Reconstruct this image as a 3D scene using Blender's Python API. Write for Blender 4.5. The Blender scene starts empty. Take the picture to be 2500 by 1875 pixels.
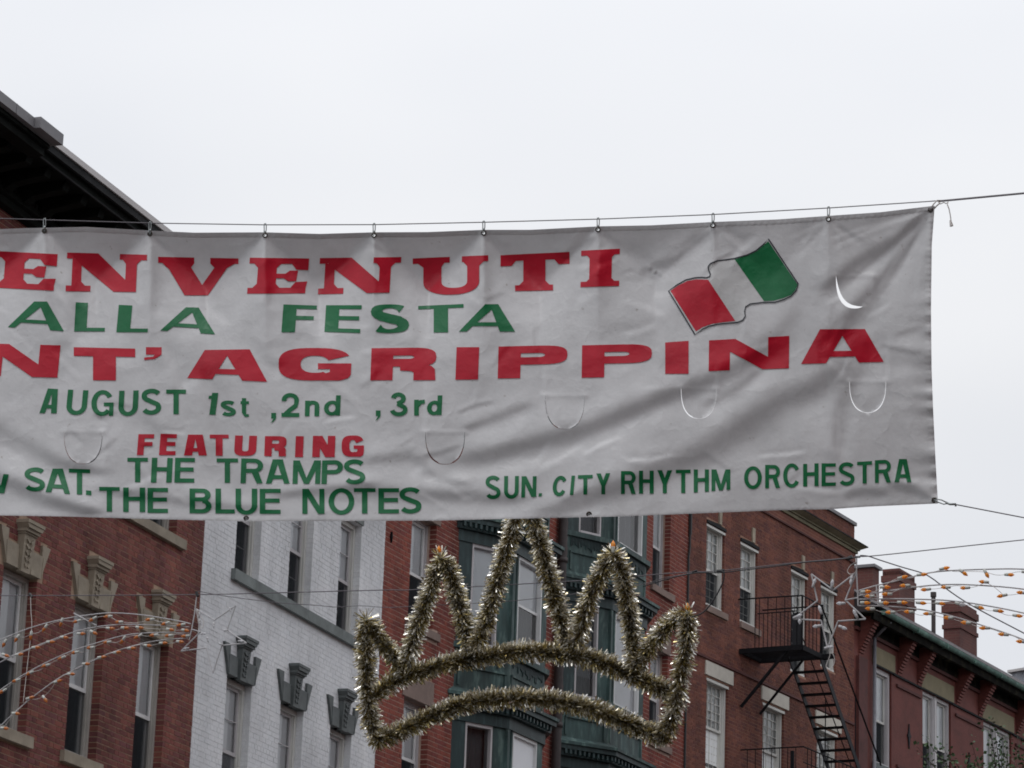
import bpy, bmesh, math, random
import numpy as np
from mathutils import Vector, Matrix
from mathutils.geometry import tessellate_polygon
random.seed(7); RNG = np.random.default_rng(7)
scene = bpy.context.scene
col = scene.collection
R = math.radians

# ------------------------------------------------------------------ camera
F_PX = 7655.0
TH = R(16.25); RH = math.asin(.036)
CAM = np.array([0.0, 0.0, 1.6])
_R0 = np.array([1.0, 0, 0]); _F = np.array([0, math.cos(TH), math.sin(TH)]); _U0 = np.array([0, -math.sin(TH), math.cos(TH)])
_r = math.cos(RH)*_R0 + math.sin(RH)*_U0
_u = -math.sin(RH)*_R0 + math.cos(RH)*_U0
cd = bpy.data.cameras.new('camera'); cam = bpy.data.objects.new('camera', cd); col.objects.link(cam)
cam.matrix_world = Matrix(((_r[0], _u[0], -_F[0], CAM[0]), (_r[1], _u[1], -_F[1], CAM[1]), (_r[2], _u[2], -_F[2], CAM[2]), (0, 0, 0, 1)))
cd.sensor_width = 36.0; cd.lens = F_PX/2500*36.0; cd.clip_start = .1; cd.clip_end = 5000
scene.camera = cam
scene.cycles.filter_width = 1.8

# ------------------------------------------------------------------ world: overcast daylight
world = bpy.data.worlds.new('World'); scene.world = world; world.use_nodes = True
nt = world.node_tree; N = nt.nodes; L = nt.links; N.clear()
SUN_EL, SUN_AZ = R(64), R(200)      # azimuth clockwise from +Y
sky = N.new('ShaderNodeTexSky'); sky.sky_type = 'NISHITA'; sky.sun_disc = False; sky.sun_elevation = SUN_EL; sky.sun_rotation = SUN_AZ
tc = N.new('ShaderNodeTexCoord'); mp = N.new('ShaderNodeMapping'); mp.inputs['Scale'].default_value = (1.0, 1.0, 2.2)
nz = N.new('ShaderNodeTexNoise'); nz.inputs['Scale'].default_value = 2.6; nz.inputs['Detail'].default_value = 3; nz.inputs['Roughness'].default_value = .45
cr = N.new('ShaderNodeValToRGB'); cr.color_ramp.elements[0].position = .3; cr.color_ramp.elements[0].color = (7.15, 7.4, 7.95, 1)
cr.color_ramp.elements[1].position = .68; cr.color_ramp.elements[1].color = (8.95, 9.02, 9.2, 1)
mx = N.new('ShaderNodeMix'); mx.data_type = 'RGBA'; mx.inputs['Factor'].default_value = .955
bg = N.new('ShaderNodeBackground'); bg.inputs['Strength'].default_value = .1
wo = N.new('ShaderNodeOutputWorld')
L.new(tc.outputs['Generated'], mp.inputs['Vector']); L.new(mp.outputs['Vector'], nz.inputs['Vector']); L.new(nz.outputs['Fac'], cr.inputs['Fac'])
sxyz = N.new('ShaderNodeSeparateXYZ'); L.new(tc.outputs['Generated'], sxyz.inputs[0])
mr = N.new('ShaderNodeMapRange'); mr.inputs['From Min'].default_value = .28; mr.inputs['From Max'].default_value = 1.0; mr.inputs['To Min'].default_value = 1.0; mr.inputs['To Max'].default_value = 1.75; L.new(sxyz.outputs['Z'], mr.inputs['Value'])
vm = N.new('ShaderNodeVectorMath'); vm.operation = 'SCALE'
L.new(sky.outputs['Color'], mx.inputs[6]); L.new(cr.outputs['Color'], mx.inputs[7]); L.new(mx.outputs[2], vm.inputs[0]); L.new(mr.outputs[0], vm.inputs['Scale']); L.new(vm.outputs[0], bg.inputs['Color']); L.new(bg.outputs[0], wo.inputs['Surface'])

sd = bpy.data.lights.new('sun', 'SUN'); sd.energy = .8; sd.angle = R(25); sd.color = (1, .985, .965)
so = bpy.data.objects.new('sun', sd); col.objects.link(so)
sv = Vector((math.sin(SUN_AZ)*math.cos(SUN_EL), math.cos(SUN_AZ)*math.cos(SUN_EL), math.sin(SUN_EL)))
so.rotation_euler = sv.to_track_quat('Z', 'Y').to_euler()
vs = scene.view_settings; vs.view_transform = 'Standard'; vs.look = 'None'; vs.gamma = 1; vs.use_curve_mapping = False; vs.exposure = 0.0

# ------------------------------------------------------------------ helpers
def ray(x, y):
    return (x-1250)*_r - (y-937.5)*_u + F_PX*_F
class Plane:            # vertical plane through a ground point, running along azimuth az
    def __init__(s, P, az):
        a = R(az); s.P = np.array([P[0], P[1], 0.0]); s.az = a
        s.d = np.array([math.sin(a), math.cos(a), 0]); s.n = np.array([math.cos(a), -math.sin(a), 0])
    def hit(s, x, y, o=0.0):
        d = ray(x, y); t = ((s.P + s.n*o - CAM) @ s.n)/(d @ s.n); return CAM + d*t
    def pt(s, S, z=0.0, o=0.0):
        return s.P + s.d*S + s.n*o + np.array([0, 0, z])

def tag(o, label=None, cat=None, group=None, kind=None):
    if label: o['label'] = label
    if cat: o['category'] = cat
    if group: o['group'] = group
    if kind: o['kind'] = kind
    return o
def empty(name, loc=(0, 0, 0), rotz=0.0, parent=None):
    o = bpy.data.objects.new(name, None); o.empty_display_size = .3; col.objects.link(o)
    o.location = loc; o.rotation_euler = (0, 0, rotz); o.parent = parent
    return o
def copy_tree(o, parent=None):
    c = o.copy(); col.objects.link(c); c.parent = parent
    for ch in o.children: copy_tree(ch, c)
    return c

class MB:
    def __init__(s): s.v = []; s.f = []; s.m = []
    def add(s, vs, fs, m=0):
        b = len(s.v); s.v += [tuple(float(c) for c in v) for v in vs]; s.f += [tuple(i+b for i in f) for f in fs]; s.m += [m]*len(fs)
    def box(s, x0, x1, y0, y1, z0, z1, m=0):
        v = [(x, y, z) for z in (z0, z1) for y in (y0, y1) for x in (x0, x1)]
        s.add(v, [(0, 2, 3, 1), (4, 5, 7, 6), (0, 1, 5, 4), (2, 6, 7, 3), (0, 4, 6, 2), (1, 3, 7, 5)], m)
    def prism(s, poly, y0, y1, m=0):          # polygon in x,z pushed from y0 to y1
        n = len(poly); a = sum(poly[i][0]*poly[(i+1) % n][1]-poly[(i+1) % n][0]*poly[i][1] for i in range(n))
        if a < 0: poly = poly[::-1]
        v = [(p[0], y0, p[1]) for p in poly] + [(p[0], y1, p[1]) for p in poly]
        s.add(v, [tuple(range(n)), tuple(range(2*n-1, n-1, -1))] + [(i, i+n, (i+1) % n+n, (i+1) % n) for i in range(n)], m)
    def slab(s, poly, z0, z1, m=0, top=None):          # polygon in x,y (ccw) from z0 to z1; top: different top polygon
        n = len(poly); t = top or poly
        v = [(p[0], p[1], z0) for p in poly] + [(p[0], p[1], z1) for p in t]
        s.add(v, [tuple(range(n-1, -1, -1)), tuple(range(n, 2*n))] + [(i, (i+1) % n, (i+1) % n+n, i+n) for i in range(n)], m)
    def tube(s, pts, r, n=6, m=0, caps=True):
        pts = [np.array(p, float) for p in pts]; k = len(pts); rs = r if hasattr(r, '__len__') else [r]*k; vs = []; ref = None
        for i, p in enumerate(pts):
            t = pts[min(i+1, k-1)] - pts[max(i-1, 0)]; t = t/(np.linalg.norm(t)+1e-12)
            if ref is None: ref = np.array([0, 0, 1.0]) if abs(t[2]) < .9 else np.array([1.0, 0, 0])
            a = np.cross(t, ref); a /= np.linalg.norm(a)+1e-12; b = np.cross(a, t); ref = b
            for j in range(n):
                q = 2*math.pi*j/n; vs.append(p + rs[i]*(math.cos(q)*a+math.sin(q)*b))
        fs = [(i*n+j, i*n+(j+1) % n, (i+1)*n+(j+1) % n, (i+1)*n+j) for i in range(k-1) for j in range(n)]
        if caps: fs += [tuple(range(n-1, -1, -1)), tuple(range((k-1)*n, k*n))]
        s.add(vs, fs, m)
    def beam(s, a, b, w, h, m=0, up=(0, 0, 1)):          # rectangular bar from a to b
        a = np.array(a, float); b = np.array(b, float); t = b-a; t /= np.linalg.norm(t); up = np.array(up, float)
        x = np.cross(t, up); x /= np.linalg.norm(x); y = np.cross(x, t)
        v = [p + x*sx*w/2 + y*sy*h/2 for p in (a, b) for sx, sy in ((-1, -1), (1, -1), (1, 1), (-1, 1))]
        s.add(v, [(3, 2, 1, 0), (4, 5, 6, 7), (0, 1, 5, 4), (1, 2, 6, 5), (2, 3, 7, 6), (3, 0, 4, 7)], m)
    def build(s, name, mat, parent=None, smooth=False, origin=None, loc=None, kind=None, label=None):
        v = np.array(s.v, float) if s.v else np.zeros((0, 3))
        if origin is not None: v = v - np.array(origin, float)
        me = bpy.data.meshes.new(name); me.from_pydata(v.tolist(), [], s.f)
        for m_ in (mat if isinstance(mat, (list, tuple)) else [mat]): me.materials.append(m_)
        if any(s.m): me.polygons.foreach_set('material_index', s.m)
        if smooth: me.polygons.foreach_set('use_smooth', [True]*len(me.polygons))
        me.update()
        o = bpy.data.objects.new(name, me); col.objects.link(o)
        if parent is not None: o.parent = parent
        if loc is not None: o.location = loc
        if kind: o['kind'] = kind
        if label: o['label'] = label
        return o

# ------------------------------------------------------------------ materials
def new_mat(name):
    m = bpy.data.materials.new(name); m.use_nodes = True; t = m.node_tree; t.nodes.clear(); return m, t.nodes, t.links
def ramp(Nn, stops):
    c = Nn.new('ShaderNodeValToRGB'); e = c.color_ramp.elements
    while len(e) < len(stops): e.new(.5)
    for q, (p, k) in zip(e, stops): q.position = p; q.color = (*k, 1)
    return c
def simple(name, c, rough=.6, var=.18, scale=6.0, stretch=(1, 1, 1), metal=0.0, bump=.0, bscale=60, spec=.4, c2=None, dirt=0.0, coat=0.0):
    m, Nn, Ll = new_mat(name); b = Nn.new('ShaderNodeBsdfPrincipled'); o = Nn.new('ShaderNodeOutputMaterial'); Ll.new(b.outputs[0], o.inputs[0])
    t = Nn.new('ShaderNodeTexCoord'); mpn = Nn.new('ShaderNodeMapping'); mpn.inputs['Scale'].default_value = stretch; Ll.new(t.outputs['Object'], mpn.inputs[0])
    n = Nn.new('ShaderNodeTexNoise'); n.inputs['Scale'].default_value = scale; n.inputs['Detail'].default_value = 6; n.inputs['Roughness'].default_value = .62; Ll.new(mpn.outputs[0], n.inputs['Vector'])
    lo = tuple(x*(1-var) for x in c); hi = tuple(min(1, x*(1+var)) for x in c)
    st = [(.32, lo), (.68, hi)] if c2 is None else [(.3, lo), (.52, c), (.7, c2)]
    cr_ = ramp(Nn, st); Ll.new(n.outputs['Fac'], cr_.inputs[0]); out = cr_.outputs[0]
    if dirt:
        n2 = Nn.new('ShaderNodeTexNoise'); n2.inputs['Scale'].default_value = scale*.22; n2.inputs['Detail'].default_value = 8; Ll.new(mpn.outputs[0], n2.inputs['Vector'])
        r2 = ramp(Nn, [(.35, (1-dirt,)*3), (.65, (1, 1, 1))]); Ll.new(n2.outputs['Fac'], r2.inputs[0])
        mm = Nn.new('ShaderNodeMix'); mm.data_type = 'RGBA'; mm.blend_type = 'MULTIPLY'; mm.inputs['Factor'].default_value = 1; Ll.new(out, mm.inputs[6]); Ll.new(r2.outputs[0], mm.inputs[7]); out = mm.outputs[2]
    Ll.new(out, b.inputs['Base Color']); b.inputs['Roughness'].default_value = rough; b.inputs['Metallic'].default_value = metal; b.inputs['Specular IOR Level'].default_value = spec
    if coat: b.inputs['Coat Weight'].default_value = coat
    if bump:
        n3 = Nn.new('ShaderNodeTexNoise'); n3.inputs['Scale'].default_value = bscale; n3.inputs['Detail'].default_value = 4; Ll.new(mpn.outputs[0], n3.inputs['Vector'])
        bu = Nn.new('ShaderNodeBump'); bu.inputs['Strength'].default_value = bump; bu.inputs['Distance'].default_value = .01; Ll.new(n3.outputs['Fac'], bu.inputs['Height']); Ll.new(bu.outputs[0], b.inputs['Normal'])
    return m
def brick_mat(name, tones, rough=.88, wear=.42):
    m, Nn, Ll = new_mat(name); b = Nn.new('ShaderNodeBsdfPrincipled'); o = Nn.new('ShaderNodeOutputMaterial'); Ll.new(b.outputs[0], o.inputs[0])
    oi = Nn.new('ShaderNodeObjectInfo'); g = Nn.new('ShaderNodeNewGeometry')
    a = Nn.new('ShaderNodeMath'); a.operation = 'ADD'; Ll.new(oi.outputs['Random'], a.inputs[0]); Ll.new(g.outputs['Random Per Island'], a.inputs[1])
    fr = Nn.new('ShaderNodeMath'); fr.operation = 'FRACT'; Ll.new(a.outputs[0], fr.inputs[0])
    st = [(i/(len(tones)-1), c) for i, c in enumerate(tones)]; c = ramp(Nn, st); Ll.new(fr.outputs[0], c.inputs[0])
    n = Nn.new('ShaderNodeTexNoise'); n.inputs['Scale'].default_value = .9; n.inputs['Detail'].default_value = 7; n.inputs['Roughness'].default_value = .6; Ll.new(g.outputs['Position'], n.inputs['Vector'])
    r2 = ramp(Nn, [(.28, (1-wear,)*3), (.5, (1-wear*.25,)*3), (.72, (1+wear*.3, 1+wear*.26, 1+wear*.2))]); Ll.new(n.outputs['Fac'], r2.inputs[0])
    mps = Nn.new('ShaderNodeMapping'); mps.inputs['Scale'].default_value = (3.2, 3.2, .28); Ll.new(g.outputs['Position'], mps.inputs[0])
    ns = Nn.new('ShaderNodeTexNoise'); ns.inputs['Scale'].default_value = 1; ns.inputs['Detail'].default_value = 6; Ll.new(mps.outputs[0], ns.inputs['Vector']); rs = ramp(Nn, [(.34, (1-wear*.6,)*3), (.55, (1, 1, 1))]); Ll.new(ns.outputs['Fac'], rs.inputs[0])
    ms = Nn.new('ShaderNodeMix'); ms.data_type = 'RGBA'; ms.blend_type = 'MULTIPLY'; ms.inputs['Factor'].default_value = 1; Ll.new(r2.outputs[0], ms.inputs[6]); Ll.new(rs.outputs[0], ms.inputs[7])
    mm = Nn.new('ShaderNodeMix'); mm.data_type = 'RGBA'; mm.blend_type = 'MULTIPLY'; mm.inputs['Factor'].default_value = 1; Ll.new(c.outputs[0], mm.inputs[6]); Ll.new(ms.outputs[2], mm.inputs[7])
    n2 = Nn.new('ShaderNodeTexNoise'); n2.inputs['Scale'].default_value = 45; n2.inputs['Detail'].default_value = 3; Ll.new(g.outputs['Position'], n2.inputs['Vector'])
    r3 = ramp(Nn, [(.3, (1-wear*.48,)*3), (.7, (1+wear*.36,)*3)]); Ll.new(n2.outputs['Fac'], r3.inputs[0])
    m3 = Nn.new('ShaderNodeMix'); m3.data_type = 'RGBA'; m3.blend_type = 'MULTIPLY'; m3.inputs['Factor'].default_value = 1; Ll.new(mm.outputs[2], m3.inputs[6]); Ll.new(r3.outputs[0], m3.inputs[7])
    Ll.new(m3.outputs[2], b.inputs['Base Color']); b.inputs['Roughness'].default_value = rough; b.inputs['Specular IOR Level'].default_value = .25
    bu = Nn.new('ShaderNodeBump'); bu.inputs['Strength'].default_value = .35*wear/.42; bu.inputs['Distance'].default_value = .004; Ll.new(n2.outputs['Fac'], bu.inputs['Height']); Ll.new(bu.outputs[0], b.inputs['Normal'])
    return m
def brick_tex(name, c1, c2, mort, course=.068, blen=.205):
    m, Nn, Ll = new_mat(name); b = Nn.new('ShaderNodeBsdfPrincipled'); o = Nn.new('ShaderNodeOutputMaterial'); Ll.new(b.outputs[0], o.inputs[0])
    t = Nn.new('ShaderNodeTexCoord'); sx = Nn.new('ShaderNodeSeparateXYZ'); Ll.new(t.outputs['Object'], sx.inputs[0])
    ad = Nn.new('ShaderNodeMath'); Ll.new(sx.outputs[0], ad.inputs[0]); Ll.new(sx.outputs[1], ad.inputs[1])
    cx = Nn.new('ShaderNodeCombineXYZ'); Ll.new(ad.outputs[0], cx.inputs[0]); Ll.new(sx.outputs[2], cx.inputs[1])
    k = Nn.new('ShaderNodeTexBrick'); k.inputs['Scale'].default_value = 1; k.inputs['Brick Width'].default_value = blen; k.inputs['Row Height'].default_value = course; k.inputs['Mortar Size'].default_value = .005
    k.inputs['Color1'].default_value = (*c1, 1); k.inputs['Color2'].default_value = (*c2, 1); k.inputs['Mortar'].default_value = (*mort, 1); Ll.new(cx.outputs[0], k.inputs['Vector'])
    n = Nn.new('ShaderNodeTexNoise'); n.inputs['Scale'].default_value = 1.3; n.inputs['Detail'].default_value = 8; Ll.new(t.outputs['Object'], n.inputs['Vector'])
    r2 = ramp(Nn, [(.3, (.7, .7, .72)), (.7, (1.1, 1.1, 1.05))]); Ll.new(n.outputs['Fac'], r2.inputs[0])
    mm = Nn.new('ShaderNodeMix'); mm.data_type = 'RGBA'; mm.blend_type = 'MULTIPLY'; mm.inputs['Factor'].default_value = 1; Ll.new(k.outputs['Color'], mm.inputs[6]); Ll.new(r2.outputs[0], mm.inputs[7])
    Ll.new(mm.outputs[2], b.inputs['Base Color']); b.inputs['Roughness'].default_value = .88
    bu = Nn.new('ShaderNodeBump'); bu.inputs['Strength'].default_value = .5; bu.inputs['Distance'].default_value = .006; bu.invert = True; Ll.new(k.outputs['Fac'], bu.inputs['Height']); Ll.new(bu.outputs[0], b.inputs['Normal'])
    return m
def glass_mat(name, tint=(.93, .95, .95)):
    m, Nn, Ll = new_mat(name); o = Nn.new('ShaderNodeOutputMaterial')
    tr = Nn.new('ShaderNodeBsdfTransparent'); tr.inputs[0].default_value = (*tint, 1); gl = Nn.new('ShaderNodeBsdfGlossy'); gl.inputs['Roughness'].default_value = .03
    fz = Nn.new('ShaderNodeFresnel'); fz.inputs['IOR'].default_value = 1.5
    n = Nn.new('ShaderNodeTexNoise'); n.inputs['Scale'].default_value = 2.5; t = Nn.new('ShaderNodeTexCoord'); Ll.new(t.outputs['Object'], n.inputs['Vector'])
    bu = Nn.new('ShaderNodeBump'); bu.inputs['Strength'].default_value = .12; bu.inputs['Distance'].default_value = .01; Ll.new(n.outputs['Fac'], bu.inputs['Height']); Ll.new(bu.outputs[0], gl.inputs['Normal'])
    mi = Nn.new('ShaderNodeMixShader'); Ll.new(fz.outputs[0], mi.inputs[0]); Ll.new(tr.outputs[0], mi.inputs[1]); Ll.new(gl.outputs[0], mi.inputs[2]); Ll.new(mi.outputs[0], o.inputs[0])
    return m
def screen_mat(name, c, clear=.35):
    m, Nn, Ll = new_mat(name); o = Nn.new('ShaderNodeOutputMaterial'); tr = Nn.new('ShaderNodeBsdfTransparent'); d = Nn.new('ShaderNodeBsdfDiffuse'); d.inputs[0].default_value = (*c, 1)
    mi = Nn.new('ShaderNodeMixShader'); mi.inputs[0].default_value = clear; Ll.new(d.outputs[0], mi.inputs[1]); Ll.new(tr.outputs[0], mi.inputs[2]); Ll.new(mi.outputs[0], o.inputs[0]); return m
def cloth_mat(name, c, trans=.25, rough=.5, spec=.4, dirt=True, tcol=None, fade=.80):
    m, Nn, Ll = new_mat(name); b = Nn.new('ShaderNodeBsdfPrincipled'); o = Nn.new('ShaderNodeOutputMaterial'); b.inputs['Roughness'].default_value = rough; b.inputs['Specular IOR Level'].default_value = spec
    g = Nn.new('ShaderNodeNewGeometry')
    n = Nn.new('ShaderNodeTexNoise'); n.inputs['Scale'].default_value = 3.5; n.inputs['Detail'].default_value = 9; n.inputs['Roughness'].default_value = .7; Ll.new(g.outputs['Position'], n.inputs['Vector'])
    k = ramp(Nn, [(.3, tuple(x*fade for x in c)), (.62, c)]); Ll.new(n.outputs['Fac'], k.inputs[0]); out = k.outputs[0]
    if dirt:
        n2 = Nn.new('ShaderNodeTexNoise'); n2.inputs['Scale'].default_value = 26; n2.inputs['Detail'].default_value = 4; Ll.new(g.outputs['Position'], n2.inputs['Vector'])
        k2 = ramp(Nn, [(.2, (.55, .5, .45)), (.3, (1, 1, 1))]); Ll.new(n2.outputs['Fac'], k2.inputs[0])
        mm = Nn.new('ShaderNodeMix'); mm.data_type = 'RGBA'; mm.blend_type = 'MULTIPLY'; mm.inputs['Factor'].default_value = 1; Ll.new(out, mm.inputs[6]); Ll.new(k2.outputs[0], mm.inputs[7]); out = mm.outputs[2]
    Ll.new(out, b.inputs['Base Color'])
    n4 = Nn.new('ShaderNodeTexNoise'); n4.inputs['Scale'].default_value = 4.5; n4.inputs['Detail'].default_value = 4; Ll.new(g.outputs['Position'], n4.inputs['Vector'])
    rg = Nn.new('ShaderNodeMath'); rg.operation = 'PINGPONG'; rg.inputs[1].default_value = .5; Ll.new(n4.outputs['Fac'], rg.inputs[0]); rp_ = Nn.new('ShaderNodeMath'); rp_.operation = 'POWER'; rp_.inputs[1].default_value = 3.0; Ll.new(rg.outputs[0], rp_.inputs[0])
    bu = Nn.new('ShaderNodeBump'); bu.inputs['Strength'].default_value = .5; bu.inputs['Distance'].default_value = .05; Ll.new(rp_.outputs[0], bu.inputs['Height']); Ll.new(bu.outputs[0], b.inputs['Normal'])
    if trans:
        tl = Nn.new('ShaderNodeBsdfTranslucent'); tl.inputs[0].default_value = (*(tcol or c), 1); Ll.new(bu.outputs[0], tl.inputs['Normal'])
        mi = Nn.new('ShaderNodeMixShader'); mi.inputs[0].default_value = trans; Ll.new(b.outputs[0], mi.inputs[1]); Ll.new(tl.outputs[0], mi.inputs[2]); Ll.new(mi.outputs[0], o.inputs[0])
    else: Ll.new(b.outputs[0], o.inputs[0])
    return m
def foil_mat(name, stops, rough):
    m, Nn, Ll = new_mat(name); b = Nn.new('ShaderNodeBsdfPrincipled'); o = Nn.new('ShaderNodeOutputMaterial'); Ll.new(b.outputs[0], o.inputs[0])
    g = Nn.new('ShaderNodeNewGeometry'); a = ramp(Nn, stops); Ll.new(g.outputs['Random Per Island'], a.inputs[0]); Ll.new(a.outputs[0], b.inputs['Base Color'])
    b.inputs['Metallic'].default_value = .88; b.inputs['Roughness'].default_value = rough
    return m
def bulb_mat(name, c, trans=.45, rough=.12):
    m, Nn, Ll = new_mat(name); b = Nn.new('ShaderNodeBsdfPrincipled'); o = Nn.new('ShaderNodeOutputMaterial'); b.inputs['Base Color'].default_value = (*c, 1); b.inputs['Roughness'].default_value = rough; b.inputs['Coat Weight'].default_value = .5
    tl = Nn.new('ShaderNodeBsdfTranslucent'); tl.inputs[0].default_value = (*c, 1); mi = Nn.new('ShaderNodeMixShader'); mi.inputs[0].default_value = trans
    Ll.new(b.outputs[0], mi.inputs[1]); Ll.new(tl.outputs[0], mi.inputs[2]); Ll.new(mi.outputs[0], o.inputs[0]); return m

M = dict(
    brick1=brick_mat('brick_plum', [(.15, .052, .050), (.22, .074, .062), (.26, .088, .070), (.195, .072, .074), (.28, .102, .076)]),
    brick2=brick_mat('brick_painted_white', [(.74, .75, .77), (.78, .79, .81), (.76, .775, .80)], .6, .20),
    brick3=brick_mat('brick_orange_red', [(.22, .060, .048), (.26, .070, .052), (.29, .082, .058), (.20, .055, .05), (.275, .078, .056)]),
    brick4=brick_mat('brick_brown_red', [(.15, .060, .047), (.20, .076, .056), (.23, .088, .062), (.135, .055, .05), (.215, .085, .066)]),
    mort1=simple('mortar_tan', (.35, .245, .175), .95, .2, 5), mort2=simple('mortar_painted', (.66, .67, .69), .7, .05, 4),
    mort3=simple('mortar_pale', (.46, .33, .27), .95, .15, 5), mort4=simple('mortar_brown', (.30, .17, .12), .95, .2, 5),
    wall1=brick_tex('brickwork_plum', (.2, .07, .06), (.15, .06, .06), (.27, .19, .135)),
    wall3=brick_tex('brickwork_orange', (.29, .075, .055), (.25, .062, .05), (.46, .33, .27)),
    wall4=brick_tex('brickwork_brown', (.23, .075, .052), (.18, .06, .048), (.30, .17, .12)),
    wall5=simple('painted_red_brick', (.145, .038, .030), .75, .14, 8, bump=.5, bscale=22, dirt=.25),
    wall5b=simple('dark_red_trim', (.095, .027, .024), .75, .2, 8, dirt=.3),
    chim=brick_tex('chimney_brick', (.125, .042, .036), (.10, .036, .034), (.13, .075, .06)),
    white=simple('white_wall_paint', (.76, .77, .79), .6, .05, 3, dirt=.12),
    stone=simple('cream_limestone', (.36, .31, .24), .85, .16, 7, bump=.3, bscale=50, dirt=.25),
    taupe=simple('brownstone', (.24, .175, .15), .85, .14, 7, bump=.3, dirt=.2),
    grey_stone=simple('grey_green_painted_stone', (.115, .130, .130), .6, .2, 6, dirt=.25),
    grey_sill=simple('grey_sill_stone', (.19, .215, .21), .7, .2, 5, dirt=.3),
    pale_stone=simple('pale_stone', (.55, .52, .46), .8, .08, 6, dirt=.15),
    olive=simple('olive_stone', (.22, .20, .13), .8, .15, 6, dirt=.3),
    olive_panel=simple('olive_panel', (.215, .185, .115), .8, .1, 4, dirt=.15),
    beige_frame=simple('greige_frame_paint', (.42, .40, .37), .5, .06, 4, dirt=.1),
    white_frame=simple('white_frame_paint', (.68, .68, .68), .4, .05, 4, dirt=.08),
    cream_frame=simple('cream_frame_paint', (.60, .595, .565), .5, .05, 4, dirt=.1),
    grey_frame=simple('grey_frame_paint', (.48, .46, .47), .5, .06, 4, dirt=.1),
    shade=simple('roller_shade_cloth', (.82, .84, .87), .8, .03, 2),
    dark_glass=simple('dark_window_glass', (.02, .024, .028), .08, .2, 2, spec=.6),
    lace_and_reflection=simple('white_curtain_and_reflection', (.78, .80, .80), .8, .12, 9, (6, 6, .4)),  # curtain cloth; also paints the reflections in some lower panes
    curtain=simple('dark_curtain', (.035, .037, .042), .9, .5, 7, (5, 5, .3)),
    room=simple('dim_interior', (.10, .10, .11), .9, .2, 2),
    screen=screen_mat('insect_screen', (.035, .04, .045), .45), screen_l=screen_mat('pale_insect_screen', (.16, .17, .185), .5),
    glass=glass_mat('window_glass'),
    teal=simple('patina_copper', (.045, .088, .085), .6, .4, 4, (2.5, 2.5, .6), c2=(.14, .215, .195), dirt=.6, bump=.2),
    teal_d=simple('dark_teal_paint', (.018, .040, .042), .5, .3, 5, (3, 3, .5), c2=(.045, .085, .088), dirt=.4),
    black_green=simple('black_green_cornice_paint', (.007, .009, .008), .85, .35, 6, dirt=.4, spec=.12),
    soot=simple('sooty_moulding', (.024, .025, .027), .8, .3, 6, dirt=.4, spec=.15),
    lead=simple('grey_lead_coping', (.18, .175, .185), .55, .12, 3, dirt=.2),
    lead_l=simple('pale_metal_coping', (.50, .475, .47), .5, .06, 3, dirt=.15),
    slate=simple('slate_roof', (.07, .06, .065), .8, .3, 8, dirt=.3),
    gutter=simple('copper_gutter', (.075, .16, .13), .6, .3, 6, (1, 1, 1), c2=(.15, .27, .22), dirt=.45),
    soffit=simple('stained_soffit_and_eave_shade', (.016, .015, .013), .95, .5, 4, c2=(.06, .055, .034), dirt=.5, spec=.1),  # stain on the soffit; painted eave shadow on the board below it
    iron=simple('black_iron', (.008, .008, .010), .8, .3, 10, bump=.2, spec=.15), iron_g=simple('dull_grey_iron', (.018, .019, .023), .7, .3, 10, spec=.25),
    pipe=simple('dark_downpipe', (.045, .035, .035), .6, .3, 6), pipe_g=simple('grey_downpipe', (.16, .16, .18), .5, .2, 6),
    cloth=cloth_mat('white_vinyl_cloth', (.625, .625, .635), .10, .40), hem=cloth_mat('white_vinyl_hem', (.64, .64, .65), .05, dirt=False),
    red=cloth_mat('red_print', (.50, .006, .026), .04, .38, .35, False), green=cloth_mat('green_print', (.004, .15, .05), .04, .38, .35, False),
    ink=cloth_mat('black_print', (.02, .025, .035), 0, .5, .4, False), flagwhite=cloth_mat('white_print', (.60, .60, .60), .1, .45, .4, False),
    brass=simple('weathered_brass', (.10, .09, .08), .4, .3, 30, metal=.7), steel=simple('galvanised_steel', (.27, .29, .29), .35, .2, 30, metal=.8),
    cable=simple('steel_cable', (.10, .09, .10), .5, .2, 40, metal=.3), cord=simple('black_rubber_cord', (.014, .014, .016), .5, .2, 20),
    cordw=simple('white_cord', (.52, .49, .47), .7, .15, 20), foil=foil_mat('silver_tinsel_foil', [(0, (.93, .92, .89)), (.5, (.80, .77, .69)), (1, (.58, .51, .35))], .24), foil_gold_shade=foil_mat('gold_and_shade_tinsel_foil', [(0, (.28, .22, .08)), (.6, (.42, .345, .15)), (1, (.56, .50, .32))], .25),  # gold foil also paints the shade inside and under the garlands
    tubew=simple('white_painted_tube', (.40, .39, .40), .45, .12, 20), socket=simple('grey_socket_plastic', (.42, .43, .40), .45, .2, 20),
    orange=bulb_mat('orange_bulb_glass', (.92, .41, .04), .5), amber=bulb_mat('deep_orange_bulb_glass', (.56, .18, .03), .35), clear=bulb_mat('clear_bulb_glass', (.72, .72, .74), .5),
    asphalt=simple('asphalt', (.05, .05, .052), .9, .25, 3, bump=.4), paving=simple('paving_concrete', (.26, .25, .235), .9, .15, 2, bump=.2), paint=simple('road_paint', (.7, .7, .66), .7, .15, 5),
    bark=simple('bark', (.06, .045, .035), .9, .3, 20, bump=.5), leaf=simple('leaf_green', (.034, .07, .024), .6, .4, 3, c2=(.08, .13, .045)),
    corr=simple('corrugated_metal', (.25, .26, .29), .5, .1, 3), roofing=simple('flat_roofing', (.09, .09, .09), .9, .2, 2),
)

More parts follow.
